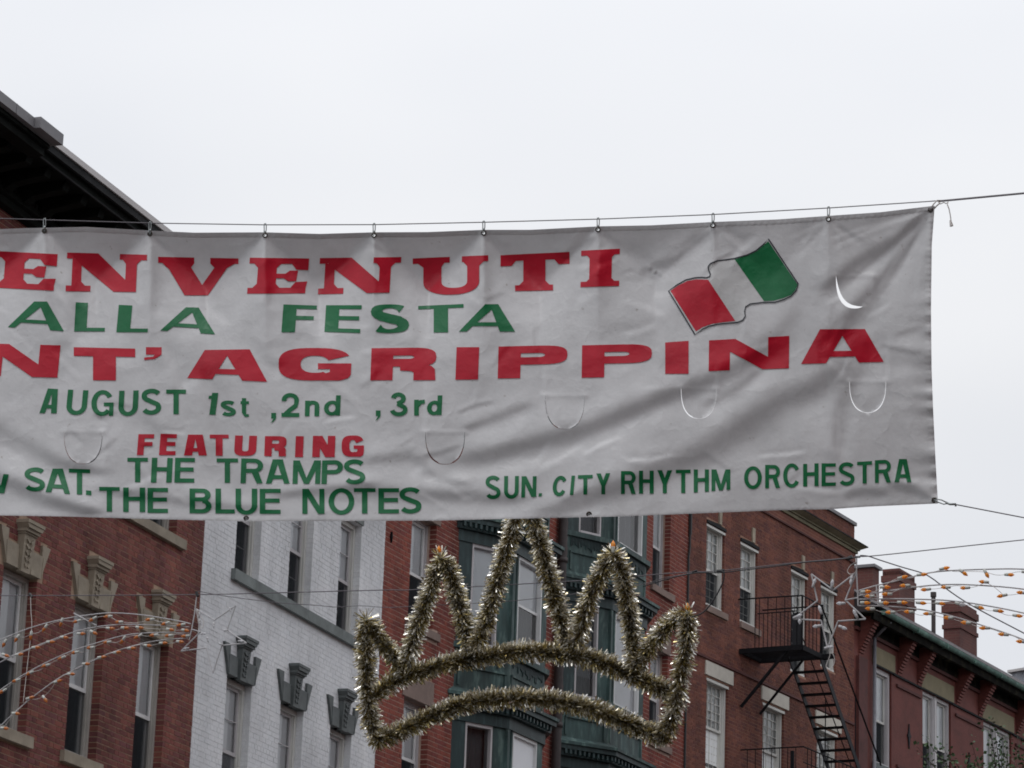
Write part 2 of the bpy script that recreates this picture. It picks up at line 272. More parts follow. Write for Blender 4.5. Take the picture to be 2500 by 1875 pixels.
# ------------------------------------------------------------------ facade planes
A1, A3, A4 = 18.6, 23.45, 28.55
PB1 = Plane((-3.96875148, 39.80262569), A1); S2 = 6.70
PB3 = Plane(PB1.pt(S2), A3); S3 = 13.438
PB4 = Plane(PB3.pt(S3), A4); S4 = 8.35
PB5 = Plane(PB4.pt(S4), A4)
PB2 = Plane(PB1.pt(.08), A1)

def building(name, pl, label):
    b = empty(name, tuple(pl.P), math.pi/2 - pl.az); tag(b, label, 'building'); return b     # local x along facade, local y into the building

# walls: a backing sheet in mortar colour with holes, bricks proud of it
def wall_sheet(parent, s0, s1, z0, z1, holes, zb, mats, y=.0045, thick=.13):
    xs = sorted({s0, s1} | {h[0] for h in holes} | {h[1] for h in holes}); zs = sorted({z0, zb, z1} | {h[2] for h in holes} | {h[3] for h in holes})
    xs = [x for x in xs if s0 <= x <= s1]; zs = [z for z in zs if z0 <= z <= z1]; mb = MB()
    def hole(x, z): return any(h[0] < x < h[1] and h[2] < z < h[3] for h in holes)
    for i in range(len(xs)-1):
        for j in range(len(zs)-1):
            if hole((xs[i]+xs[i+1])/2, (zs[j]+zs[j+1])/2): continue
            mb.add([(xs[i], y, zs[j]), (xs[i+1], y, zs[j]), (xs[i+1], y, zs[j+1]), (xs[i], y, zs[j+1])], [(0, 1, 2, 3)], 1 if zs[j] < zb-1e-6 else 0)
    for a, b, c, d in holes:                     # reveals
        e = .004
        for q in ([(b+e, y, c), (b+e, y+thick+.03, c), (b+e, y+thick+.03, d), (b+e, y, d)], [(a-e, y, c), (a-e, y, d), (a-e, y+thick+.03, d), (a-e, y+thick+.03, c)],
                  [(a, y, d+e), (b, y, d+e), (b, y+thick+.03, d+e), (a, y+thick+.03, d+e)], [(a, y, c-e), (a, y+thick+.03, c-e), (b, y+thick+.03, c-e), (b, y, c-e)]):
            mb.add(q, [(0, 1, 2, 3)])
    return mb.build('wall', mats, parent)

def lay_bricks(wall, s0, s1, z0, z1, holes, mat, vis, course=.0675, blen=.212, joint=.009, bond='flemish', depth=.115, nsingle=290):
    """holes: openings and stones the bricks stop at. vis: list of (s0,s1,z0,z1) seen best; up to nsingle whole bricks there become objects"""
    zc = z0; row = 0; stuff = MB(); singles = {}; hl = (blen-joint)/2-.0005
    while zc < z1-course*.5:
        t, b = zc+course-joint, zc
        cuts = sorted((h[0], h[1]) for h in holes if h[2] < t-.012 and h[3] > b+.012)
        free = []; x = s0
        for c0, c1 in cuts:
            if c0 > x+.01: free.append((x, min(c0, s1)))
            x = max(x, c1)
        if x < s1-.01: free.append((x, s1))
        if bond == 'flemish': seq = [blen, blen/2]; off = (row % 2)*(blen*.75)
        else: seq = [blen/2] if row % 6 == 5 else [blen]; off = (row % 2)*(blen/2) if row % 6 != 5 else blen/4
        x = s0 - blen*2 + off; k = 0; rows = []
        while x < s1:
            w = seq[k % len(seq)]; rows.append((x, x+w-joint, w)); x += w; k += 1
        for f0, f1 in free:
            run = [[max(a, f0), min(c, f1), w] for a, c, w in rows if min(c, f1)-max(a, f0) > .03]
            if not run: continue
            run[0][0] = f0; run[-1][1] = f1
            for p, q, w in run:
                y = RNG.uniform(-.0022, .0015); zz = RNG.uniform(-.001, .001)
                whole = abs((q-p)-(w-joint)) < 1e-6
                if whole and any(v[0] < p and q < v[1] and v[2] < b and t < v[3] for v in vis): singles.setdefault(round(w, 4), []).append((p, y, b+zz, w))
                else: stuff.add([(p, y, b+zz), (q, y, b+zz), (q, y, t+zz), (p, y, t+zz), (p, depth, b+zz), (q, depth, b+zz), (q, depth, t+zz), (p, depth, t+zz)], [(0, 1, 2, 3), (1, 5, 6, 2), (4, 0, 3, 7), (3, 2, 6, 7), (4, 5, 1, 0)])
        zc += course; row += 1
    allb = [s for w in singles.values() for s in w]
    allb.sort(key=lambda s: (s[0]*.35 + abs(s[2]-vis[0][4 if len(vis[0]) > 4 else 2])*.2)); keep = allb[:nsingle]; rest = allb[nsingle:]
    meshes = {}
    for p, y, b, w in rest:
        q = p+w-joint; t = b+course-joint
        stuff.add([(p, y, b), (q, y, b), (q, y, t), (p, y, t), (p, depth, b), (q, depth, b), (q, depth, t), (p, depth, t)], [(0, 1, 2, 3), (1, 5, 6, 2), (4, 0, 3, 7), (3, 2, 6, 7), (4, 5, 1, 0)])
    for p, y, b, w in keep:
        key = round(w, 4)
        if key not in meshes:
            m = MB(); l = w-joint; h = course-joint
            m.box(0, l, 0, depth, 0, h); me = bpy.data.meshes.new('brick'); me.from_pydata(m.v, [], m.f); me.materials.append(mat); meshes[key] = me
        o = bpy.data.objects.new('brick', meshes[key]); col.objects.link(o); o.parent = wall; o.location = (p, y, b)
    stuff.build('brickwork', mat, wall, kind='stuff')

def shell(parent, s0, s1, z1, mat, depth=9.0, y=.14):
    m = MB(); m.add([(s0, y, 0), (s0, depth, 0), (s0, depth, z1), (s0, y, z1)], [(0, 1, 2, 3)][::1]); m.add([(s1, y, 0), (s1, y, z1), (s1, depth, z1), (s1, depth, 0)], [(0, 1, 2, 3)])
    m.add([(s0, depth, 0), (s1, depth, 0), (s1, depth, z1), (s0, depth, z1)], [(0, 1, 2, 3)]); m.build('side_wall', mat, parent)
    m = MB(); m.box(s0, s1, y, depth, z1-.02, z1+.1); m.build('roof', M['roofing'], parent)
    m = MB()
    m.add([(s0+.02, 1.6, 0), (s1-.02, 1.6, 0), (s1-.02, 1.6, z1-.1), (s0+.02, 1.6, z1-.1)], [(0, 1, 2, 3)]); m.build('interior_partition', M['room'], parent)

def sash_window(parent, a, b, z0, z1, rev=.11, fw=.06, fd=.1, rail=None, mat='beige_frame', sash='white_frame', shade='shade', screen='screen', muntin=None, midbar=False, lower_reflection=False, shade_drop=1.0, box_top=0.0, label=None, upscreen=False):
    """one double-hung window: casing mesh with children sash, pane, roller_shade, insect_screen, curtain, muntin"""
    rail = rail if rail is not None else (z0+z1)/2; w = b-a
    o = empty('tmp'); bpy.data.objects.remove(o)
    m = MB(); y0, y1 = rev, rev+fd+.12; g = .003
    m.box(g, fw, y0, y1, g, z1-z0-g); m.box(w-fw, w-g, y0, y1, g, z1-z0-g); m.box(fw, w-fw, y0, y1, z1-z0-fw, z1-z0-g)
    m.prism([(fw, g), (w-fw, g), (w-fw, .05), (fw, .05)], y0-.03, y1)
    m.box(fw, fw+.02, y0+.03, y1-.01, .05, z1-z0-fw); m.box(w-fw-.02, w-fw, y0+.03, y1-.01, .05, z1-z0-fw)          # stop bead
    if box_top: m.box(-.02, w+.02, y0-.06, y0, z1-z0-.02-box_top, z1-z0-.02)
    win = m.build('window', M[mat], parent, loc=(a, 0, z0), label=label)
    A, B = fw+.02, w-fw-.02; H = z1-z0; rz = rail-z0
    def sash_mesh(zb, zt, y, nm):
        s = MB(); t = .042
        s.box(A, A+t, y, y+.035, zb, zt); s.box(B-t, B, y, y+.035, zb, zt); s.box(A+t, B-t, y, y+.035, zt-t, zt); s.box(A+t, B-t, y, y+.035, zb, zb+t*1.15)
        o = s.build(nm, M[sash], win)
        p = MB(); p.add([(A+t, y+.018, zb+t), (B-t, y+.018, zb+t), (B-t, y+.018, zt-t), (A+t, y+.018, zt-t)], [(0, 1, 2, 3)]); p.build('pane', M['glass'], win)
        if muntin:
            nx, nz = muntin; q = MB()
            for i in range(1, nx):
                x = A+t+(B-A-2*t)*i/nx; q.box(x-.007, x+.007, y+.004, y+.030, zb+t, zt-t)
            for i in range(1, nz):
                z = zb+t+(zt-zb-2*t)*i/nz; q.box(A+t, B-t, y+.006, y+.028, z-.007, z+.007)
            q.build('muntin', M[sash], win)
        if midbar:
            q = MB(); z = (zb+zt)/2; q.box(A+t, B-t, y-.004, y+.014, z-.006, z+.006); q.build('muntin', M[sash], win)
    ys = rev+fd*.5
    sash_mesh(rz-.02, H-fw-.002, ys, 'upper_sash'); sash_mesh(.052, rz+.02, ys+.04, 'lower_sash')
    if screen:
        s = MB(); s.add([(A, ys+.012, .052), (B, ys+.012, .052), (B, ys+.012, rz-.022), (A, ys+.012, rz-.022)], [(0, 1, 2, 3)]); s.build('insect_screen', M[screen], win)
    if shade:
        s = MB(); zb = rz+.02 if not lower_reflection else .06; zb = H-fw-(H-fw-zb)*shade_drop; n = 14; y = ys+.042
        for i in range(n):
            xa, xb = A+(B-A)*i/n, A+(B-A)*(i+1)/n; wv = .012 if shade == 'lace_and_reflection' else .0015
            s.add([(xa, y+wv*(i % 2), zb), (xb, y+wv*((i+1) % 2), zb), (xb, y+wv*((i+1) % 2), H-fw), (xa, y+wv*(i % 2), H-fw)], [(0, 1, 2, 3)])
        s.build('roller_shade' if shade == 'shade' else 'curtain', M[shade], win)  # in the fire escape building's lower panes this cloth is a painted reflection
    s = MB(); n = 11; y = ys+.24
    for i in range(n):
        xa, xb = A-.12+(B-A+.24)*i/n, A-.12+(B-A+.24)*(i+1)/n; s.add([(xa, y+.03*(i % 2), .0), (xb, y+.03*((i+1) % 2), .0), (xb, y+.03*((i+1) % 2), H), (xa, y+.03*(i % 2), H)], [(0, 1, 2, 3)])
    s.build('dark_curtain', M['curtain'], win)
    s = MB(); yb = ys+.25
    s.add([(B+.02, y1, 0), (B+.02, yb, 0), (B+.02, yb, H), (B+.02, y1, H)], [(0, 1, 2, 3)]); s.add([(A-.02, y1, 0), (A-.02, y1, H), (A-.02, yb, H), (A-.02, yb, 0)], [(0, 1, 2, 3)]); s.add([(A, y1, H-fw), (B, y1, H-fw), (B, yb, H-fw), (A, yb, H-fw)], [(0, 1, 2, 3)])
    s.build('inner_jamb', M['grey_frame'], win)
    return win

def jack_lintel(parent, c, z, mat):
    """flat arch with flared ears and a carved keystone under a moulded cap"""
    m = MB()
    m.prism([(-.44, 0), (-.17, 0), (-.17, .27), (-.43, .27), (-.43, .40), (-.63, .40), (-.50, .14)], -.035, .10)
    m.prism([(.44, 0), (.50, .14), (.63, .40), (.43, .40), (.43, .27), (.17, .27), (.17, 0)], -.035, .10)
    m.box(-.17, .17, -.025, .10, .004, .24)
    for sx in (-1, 1):                                                       # joint between voussoirs
        m.prism([(sx*.435, .02), (sx*.45, .02), (sx*.47, .26), (sx*.455, .26)], -.041, -.035)
    l = m.build('lintel', M[mat], parent, loc=(c, 0, z))
    k = MB(); k.add([(-.11, -.055, -.02), (.11, -.055, -.02), (.14, -.085, .41), (-.14, -.085, .41), (-.11, .02, -.02), (.11, .02, -.02), (.14, .02, .41), (-.14, .02, .41)], [(0, 1, 2, 3), (1, 5, 6, 2), (4, 0, 3, 7), (3, 2, 6, 7), (4, 5, 1, 0)])
    for i in range(5):                                                      # carved leaf drops
        zz = .05+i*.07; w = .045+.006*i; y = -.056-.0075*(i+1)*.85
        for sx in (-1, 1): k.prism([(sx*.008, zz), (sx*w, zz+.045), (sx*(w+.02), zz+.02), (sx*.03, zz-.02)], y-.012, y+.03)
    k.box(-.155, .155, -.10, .02, .412, .432); k.box(-.17, .17, -.125, .02, .434, .47); k.prism([(-.17, .472), (.17, .472), (.205, .52), (-.205, .52)], -.15, .02); k.box(-.212, .212, -.16, .02, .522, .56)
    k.build('keystone', M[mat], l)
    return l

# ================================================================== building 1: plum brick with cream stone
b1 = building('plum_brick_building', PB1, 'plum red brick building with cream keystones and a deep black cornice, at the left edge')
W1c = [-6.81, -4.93, -3.07, -1.21]; hw = .425
op1 = [(c-hw, c+hw, 7.57, 9.40) for c in W1c] + [(c-hw, c+hw, 10.79, 12.55) for c in W1c] + [(c-hw, c+hw, 4.4, 6.2) for c in W1c]
S1L = -9.4
w1 = wall_sheet(b1, S1L, .078, 0, 13.45, op1, 5.8, [M['mort1'], M['wall1']])
stones1 = []
for c in W1c:
    stones1 += [(c-.50, c-.44, 9.40, 9.54), (c+.44, c+.50, 9.40, 9.54), (c-.56, c-.17, 9.40, 9.67), (c+.17, c+.56, 9.40, 9.67), (c-.17, c+.17, 9.40, 9.64), (c-.62, c-.43, 9.67, 9.80), (c+.43, c+.62, 9.67, 9.80), (c-.15, c+.15, 9.64, 10.0), (c-.53, c+.53, 7.43, 7.565)]
stones1 += [(W1c[0]-.65, W1c[-1]+.64, 10.655, 10.785)]
lay_bricks(w1, S1L, .074, 5.8, 13.42, op1+stones1, M['brick1'], [(-5.1, -.0, 7.0, 10.6, 8.6)], joint=.0115)
for c in W1c:
    jack_lintel(b1, c, 9.40, 'stone')
    m = MB(); m.prism([(-.53, 0), (.53, 0), (.53, .13), (-.53, .13)], -.06, .13); m.build('sill', M['stone'], b1, loc=(c, 0, 7.435))
    m = MB(); m.box(-.45, .45, -.02, .12, 0, .10); m.build('lintel', M['stone'], b1, loc=(c, 0, 12.56))
    sash_window(b1, c-hw, c+hw, 7.57, 9.395, .11, .055, .10, 8.42)
    sash_window(b1, c-hw, c+hw, 10.79, 12.55, .11, .055, .10, 11.62, lower_reflection=False)
    sash_window(b1, c-hw, c+hw, 4.4, 6.2, .11, .055, .10, 5.3)
m = MB(); m.box(W1c[0]-.65, W1c[-1]+.64, -.06, .13, 10.66, 10.785); m.build('sill_course', M['stone'], b1)
# cornice: bed moulding, brackets, soffit, fascia, metal coping; a deeper bay at the left
cs = MB(); e0, e1 = S1L, .078
cs.box(e0, e1, -.12, .14, 13.38, 13.47); cs.box(e0, e1, -.18, .14, 13.472, 13.54); cs.box(e0, e1, -.10, .14, 13.542, 13.72)
cs.prism([(e0, 13.722), (e1, 13.722), (e1, 13.80), (e0, 13.80)], -.80, .14); cs.box(e0, e1, -.84, .14, 13.802, 13.88)
cs.box(e0, -7.03, -1.03, -.80, 13.69, 13.737); cs.box(e0, -7.06, -.98, -.80, 13.60, 13.688)
cs.build('cornice', M['black_green'], b1)
x = e0+.2
while x < -.1:
    m = MB(); m.add([(-.07, -.10, 13.5), (.07, -.10, 13.5), (.07, -.22, 13.5), (-.07, -.22, 13.5), (-.07, -.10, 13.72), (.07, -.10, 13.72), (.07, -.72, 13.72), (-.07, -.72, 13.72), (-.07, -.68, 13.62), (.07, -.68, 13.62), (-.07, -.30, 13.56), (.07, -.30, 13.56)],
                        [(0, 1, 2, 3), (3, 2, 11, 10), (10, 11, 9, 8), (8, 9, 6, 7), (1, 5, 6, 9, 11, 2), (0, 3, 10, 8, 7, 4)])
    m.build('cornice_bracket', M['black_green'], b1, loc=(x, 0, 0)); x += .47
m = MB(); xx = e0+.05
while xx < e1-.05: m.box(xx, xx+.045, -.15, -.10, 13.565, 13.62); xx += .09
m.build('dentil_course', M['soot'], b1)
m = MB(); m.box(e0, e1, -.875, -.84, 13.79, 13.90); m.box(e0, e1, -.80, -.78, 13.70, 13.722); m.build('fascia_moulding', M['soot'], b1)
m = MB(); m.prism([(-6.985, 13.882), (e1, 13.882), (e1, 13.955), (-6.985, 13.955)], -.90, .3); m.build('metal_coping', M['lead_l'], b1)
m = MB(); m.box(e0, -7.56, -1.10, -.905, 13.74, 13.855); m.box(-7.558, -6.99, -1.17, -.905, 13.74, 13.866); m.box(-8.0, -7.99, -1.105, -1.10, 13.74, 13.855); m.build('metal_coping', M['lead'], b1)
shell(b1, S1L, .07, 13.9, M['wall1'])

# ================================================================== building 2: white painted brick
b2 = building('white_brick_building', PB1, 'white painted brick building with grey-green keystones and a long grey sill course')
W2c = [1.52, 3.40, 5.28]; E2 = 6.70
op2 = [(c-.425, c+.425, 7.57, 9.38) for c in W2c] + [(c-.40, c+.44, 10.80, 12.50) for c in W2c] + [(c-.42, c+.42, 4.4, 6.2) for c in W2c]
w2 = wall_sheet(b2, .082, E2, 0, 13.5, op2, 5.8, [M['mort2'], M['white']], y=.0035)
stones2 = []
for c in W2c:
    stones2 += [(c-.56, c-.17, 9.38, 9.66), (c+.17, c+.56, 9.38, 9.66), (c-.17, c+.17, 9.38, 9.64), (c-.62, c-.43, 9.66, 9.79), (c+.43, c+.62, 9.66, 9.79), (c-.15, c+.15, 9.64, 9.98), (c-.53, c+.53, 7.43, 7.565)]
stones2 += [(1.02, 5.80, 10.64, 10.795)]
lay_bricks(w2, .084, E2, 5.8, 13.4, op2+stones2, M['brick2'], [(.1, 6.6, 7.6, 11.4, 9.8)], joint=.0065, bond='running')
for c in W2c:
    jack_lintel(b2, c, 9.38, 'grey_stone')
    m = MB(); m.box(-.53, .53, -.06, .13, 0, .13); m.build('sill', M['grey_sill'], b2, loc=(c, 0, 7.435))
    m = MB(); m.box(-.45, .45, -.02, .12, 0, .10); m.build('lintel', M['grey_sill'], b2, loc=(c+.02, 0, 12.51))
    sash_window(b2, c-.425, c+.425, 7.57, 9.375, .10, .07, .08, 8.42, 'cream_frame', 'grey_frame', screen='screen_l', midbar=True)
    sash_window(b2, c-.40, c+.44, 10.80, 12.50, .10, .07, .08, 11.60, 'cream_frame', 'grey_frame', midbar=True)
    sash_window(b2, c-.42, c+.42, 4.4, 6.2, .11, .055, .10, 5.3, 'cream_frame')
xs = [1.02, 2.32, 3.66, 4.98, 5.80]
for i in range(4):
    m = MB(); m.box(xs[i]+.002, xs[i+1]-.002, -.065, .13, 10.645, 10.793); m.build('sill_stone', M['grey_sill'], b2)
m = MB(); m.box(.082, E2, -.5, .14, 13.3, 13.45); m.box(.082, E2, -.55, .14, 13.452, 13.55); m.box(.082, E2, -.12, .14, 13.0, 13.298); m.build('cornice', M['grey_stone'], b2)
shell(b2, .09, E2, 13.5, M['white'])

# ================================================================== building 3: orange-red brick with two green bays
b3 = building('bay_front_building', PB3, 'orange-red brick building with two green copper bay window stacks, behind the tinsel crown')
T3 = 16.95; FL = 2.88
op3 = []; st3 = []
for f in range(-2, 2):
    for (a, b) in ((.93, 1.85), (11.44, 12.36)):
        z0 = 11.49+FL*f; z1 = z0+1.71
        if a < 1 or f < 2: op3.append((a, b, z0, z1)); st3 += [(a-.08, b+.12, z1, z1+.38), (a-.1, b+.2, z0-.13, z0)]
bays = [(2.72, 3.74, 5.21, 6.20, .51), (7.25, 8.20, 9.88, 10.83, .47)]
hb = [(q[0]+.05, q[3]-.05, 3.0, 16.4) for q in bays]
w3 = wall_sheet(b3, .004, S3, 0, T3, op3+hb, 8.6, [M['mort3'], M['wall3']])
lay_bricks(w3, .004, S3-.004, 8.6, T3-.3, op3+st3+hb, M['brick3'], [(.0, 2.7, 9.5, 13.0, 11)], course=.0755, joint=.012, bond='running')
for (a, b, z0, z1) in op3:
    m = MB(); m.box(a-.08, b+.12, -.015, .12, z1+.003, z1+.375); m.build('lintel', M['taupe'], b3)
    m = MB(); m.box(a-.1, b+.2, -.05, .13, z0-.127, z0-.003); m.build('sill', M['taupe'], b3)
    sash_window(b3, a, b, z0, z1, .15, .04, .06, z0+.83, 'grey_frame', 'white_frame')
def bay_stack(k, s0, s1, s2, s3, p):
    def ring(e): # ccw in local x,y (y negative = towards the street)
        q = e
        return [(s0-q*.9, .10), (s0-q*.9, -.0-q*.05), (s1-q*.45, -p-q), (s2+q*.45, -p-q), (s3+q*.9, -.0-q*.05), (s3+q*.9, .10)]
    bay = MB(); dk = MB(); tr = MB()
    faces = [((s0, 0), (s1, -p)), ((s1, -p), (s2, -p)), ((s2, -p), (s3, 0))]
    bw = None
    for f in range(-2, 1):
        zb = 13.68+FL*f-.0     # base: panel zone starts here
        zl = zb+.63            # ledge
        corn = MB(); pan = MB(); dent = MB()
        # panel box
        pan.slab(ring(0), zb, zl); 
        for (A, B) in faces[:2]:
            A = np.array(A); B = np.array(B); d = (B-A)/np.linalg.norm(B-A); n = np.array([d[1], -d[0]]); ln = np.linalg.norm(B-A)
            P = lambda s_, o_, z_: (A[0]+d[0]*s_+n[0]*o_, A[1]+d[1]*s_+n[1]*o_, z_)
            def bx(mb, x0, x1, o0, o1, z0, z1):
                v = [P(x, o, z) for z in (z0, z1) for o in (o1, o0) for x in (x0, x1)]
                mb.add(v, [(0, 2, 3, 1), (4, 5, 7, 6), (0, 1, 5, 4), (2, 6, 7, 3), (0, 4, 6, 2), (1, 3, 7, 5)])
            bx(pan, .06, ln-.06, .002, .03, zb+.335, zb+.37)
            for (q0, q1) in ((.06, .11), (ln-.11, ln-.06)): bx(pan, q0, q1, .002, .02, zb+.04, zb+.33)
            nn = 26
            for i in range(nn):
                xx = .08+(ln-.16)*i/nn; h = random.uniform(.06, .2); bx(dent, xx, xx+(ln-.16)/nn*.5, .002, .018, zl-.02-h, zl-.02)
        pan.slab(ring(.07), zl, zl+.09)
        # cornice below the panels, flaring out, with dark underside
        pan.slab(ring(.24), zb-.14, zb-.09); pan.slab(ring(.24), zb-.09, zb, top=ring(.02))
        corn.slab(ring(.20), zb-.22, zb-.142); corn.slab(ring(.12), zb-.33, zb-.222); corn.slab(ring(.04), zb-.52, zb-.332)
        for (A, B) in faces[:2]:
            A = np.array(A); B = np.array(B); d = (B-A)/np.linalg.norm(B-A); n = np.array([d[1], -d[0]]); ln = np.linalg.norm(B-A)
            nn = 11
            for i in range(nn):
                x0 = -.05+(ln+.1)*i/nn; P = lambda s_, o_, z_: (A[0]+d[0]*s_+n[0]*o_, A[1]+d[1]*s_+n[1]*o_, z_)
                v = [P(x, o, z) for z in (zb-.31, zb-.235) for o in (.17, .12) for x in (x0, x0+.045)]
                corn.add(v, [(0, 2, 3, 1), (4, 5, 7, 6), (0, 1, 5, 4), (2, 6, 7, 3), (0, 4, 6, 2), (1, 3, 7, 5)])
        pan.build('bay_panel', M['teal'], b3); corn.build('bay_cornice', M['teal_d'], b3); dent.build('stained_fringe', M['teal_d'], b3, kind='stuff')
    # corner posts
    for j, (px_, py_) in enumerate([(s0, 0), (s1, -p), (s2, -p), (s3, 0)]):
        for f in range(-2, 1):
            z0 = 13.68+FL*f+.72; z1 = z0+1.68
            A = np.array((px_, py_)); post = MB()
            if j == 0: poly = [(s0, .1), (s0, 0), (s0+.24*(s1-s0), -.24*p), (s0+.24*(s1-s0)+.06, -.24*p+.1)]
            elif j == 1: poly = [(s1-.26*(s1-s0), -p+.26*p), (s1, -p), (s1+.24, -p), (s1+.24, -p+.1), (s1-.26*(s1-s0)+.06, -p+.26*p+.1)]
            elif j == 2: poly = [(s2-.22, -p), (s2, -p), (s2+.2*(s3-s2), -p+.2*p), (s2, -p+.3), (s2-.22, -p+.1)]
            else: poly = [(s3-.9*(s3-s2), -.9*p+.001), (s3, 0), (s3, .1), (s3-.9*(s3-s2)-.05, -.9*p+.12)]
            post.slab(poly, z0+.002, z1-.022)
            if j == 1:
                post.slab([(s1-.04, -p-.03), (s1+.05, -p-.03), (s1+.05, -p), (s1-.04, -p+.02)], z0+.003, z1-.023)
                post.slab([(s1+.14, -p-.02), (s1+.18, -p-.02), (s1+.18, -p+.0), (s1+.14, -p+.0)], z0+.003, z1-.023)
            post.build('bay_post', M['teal_d'] if j == 0 else M['teal'], b3)
    # windows of the left flank and the front
    for f in range(-2, 1):
        z0 = 13.68+FL*f+.725; H = 1.64
        for side in (0, 1):
            A, B = faces[side]; A = np.array(A); B = np.array(B); ln = float(np.linalg.norm(B-A)); d = (B-A)/ln
            ang = math.atan2(d[1], d[0]); x0, x1 = (.245*ln, .735*ln) if side == 0 else (.245, ln-.225)
            piv = MB(); w = x1-x0; t = .035
            piv.box(.002, t, .0, .16, .002, H); piv.box(w-t, w-.002, .0, .16, .002, H); piv.box(t, w-t, .0, .16, H-t*1.6, H); piv.box(t, w-t, -.01, .16, .002, t*1.3)
            fr = piv.build('window', M['grey_frame'] if side == 0 else M['white_frame'], b3, loc=(A[0]+d[0]*x0, A[1]+d[1]*x0, z0)); fr.rotation_euler = (0, 0, ang)
            rz = .86
            door = (k == 0 and side == 1 and f == -2)
            if door:
                q = MB(); q.box(t, w-t, .05, .08, t*1.3, H-t*1.6); q.build('white_door', M['shade'], fr)
                q = MB(); q.box(t+.05, t+.10, .02, .05, .72, .77); q.box(t+.05, t+.11, .02, .05, .86, .9); q.build('door_lock', M['iron_g'], fr); continue
            if side == 1:
                q = MB(); q.box(t, w-t, .06, .095, rz-.02, rz+.025); q.build('meeting_rail', M['white_frame'], fr)
            q = MB(); q.add([(t, .075, t), (w-t, .075, t), (w-t, .075, H-t), (t, .075, H-t)], [(0, 1, 2, 3)]); q.build('pane', M['glass'], fr)
            if True:
                sh = (k, f, side)
                zb = {(0, -1, 0): .45, (0, -1, 1): rz, (0, -2, 0): 5, (1, 0, 0): 5, (1, 0, 1): 5, (1, -1, 0): .38, (1, -1, 1): .04}.get(sh, rz)
                if zb < H:
                    q = MB(); q.add([(t, .095, zb), (w-t, .095, zb), (w-t, .095, H-t), (t, .095, H-t)], [(0, 1, 2, 3)]); q.build('roller_shade', M['shade'] if sh != (1, -1, 0) else M['screen_l'], fr)
            q = MB(); n = 9
            for i in range(n):
                xa, xb = t+(w-2*t)*i/n, t+(w-2*t)*(i+1)/n; q.add([(xa, .19+.02*(i % 2), 0), (xb, .19+.02*((i+1) % 2), 0), (xb, .19+.02*((i+1) % 2), H), (xa, .19+.02*(i % 2), H)], [(0, 1, 2, 3)])
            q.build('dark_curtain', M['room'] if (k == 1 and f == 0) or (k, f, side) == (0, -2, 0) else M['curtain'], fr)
    top = MB(); top.slab(ring(.2), 16.08, 16.3); top.build('bay_roof', M['teal'], b3)
for k, q in enumerate(bays): bay_stack(k, *q)
m = MB(); pts = [(6.80, -.10, z) for z in np.linspace(9.0, 16.7, 8)]; m.tube(pts, .085, 8)
for z in (10.9, 13.75, 16.0): m.tube([(6.80, -.10, z-.04), (6.80, -.10, z+.04)], .105, 8)
m.tube([(6.80, -.10, 9), (6.80, -.10, 0)], .085, 8); m.build('downspout', M['pipe'], b3, smooth=True)
m = MB(); m.tube([(13.36, -.03, 15.75), (13.36, -.03, 16.6)], .035, 5); m.tube([(13.30, -.03, 4), (13.30, -.03, 15.3), (13.35, -.03, 15.5), (13.35, -.03, 16.8)], .022, 5); m.build('conduit', M['cord'], b3)
m = MB(); m.box(.004, S3, -.4, .14, T3-.28, T3-.14); m.box(.004, S3, -.45, .14, T3-.138, T3); m.build('cornice', M['teal_d'], b3)
m = MB()
for (s, z) in ((.19, 12.62),): m.prism([(s, z-.09), (s+.025, z), (s, z+.08), (s-.025, z)], -.03, .0)
m.build('wall_anchor', M['iron'], b3)
shell(b3, .01, S3, T3-.05, M['wall3'])

# ================================================================== building 4: brown-red brick with fire escape
b4 = building('fire_escape_building', PB4, 'brown-red brick building with a stone cornice, grid windows and a black fire escape')
T4 = 17.86
up = [(.76, 1.60), (2.37, 3.21), (4.92, 5.75), (6.50, 7.33)]; lo = [(.88, 1.87), (3.56, 4.62), (6.33, 7.42)]
op4 = [(a, b, 14.56, 16.18) for a, b in up] + [(a, b, 11.40, 13.17) for a, b in lo] + [(a, b, 8.2, 10.0) for a, b in lo]
op4[2] = (4.92, 5.75, 14.05, 16.18); op4[3] = (6.50, 7.33, 14.45, 16.18)
st4 = [(a-.02, b+.02, 16.18, 16.27) for a, b in up] + [((a+b)/2+.10, (a+b)/2+.24, 16.27, 16.58) for a, b in up] + [(a-.0, b+.14, 14.43, 14.56) for a, b in up[:2]] + [(a-.10, b+.19, 13.20, 13.48) for a, b in lo] + [(a-.05, b+.05, 13.17, 13.20) for a, b in lo]
w4 = wall_sheet(b4, .004, S4, 0, T4, op4, 10.5, [M['mort4'], M['wall4']])
lay_bricks(w4, .006, S4-.002, 10.5, T4-.005, op4+st4+[(0, S4, 17.05, 17.41)], M['brick4'], [(.1, 4.8, 13.6, 17.0, 15.2)], course=.0675, joint=.009, bond='running')
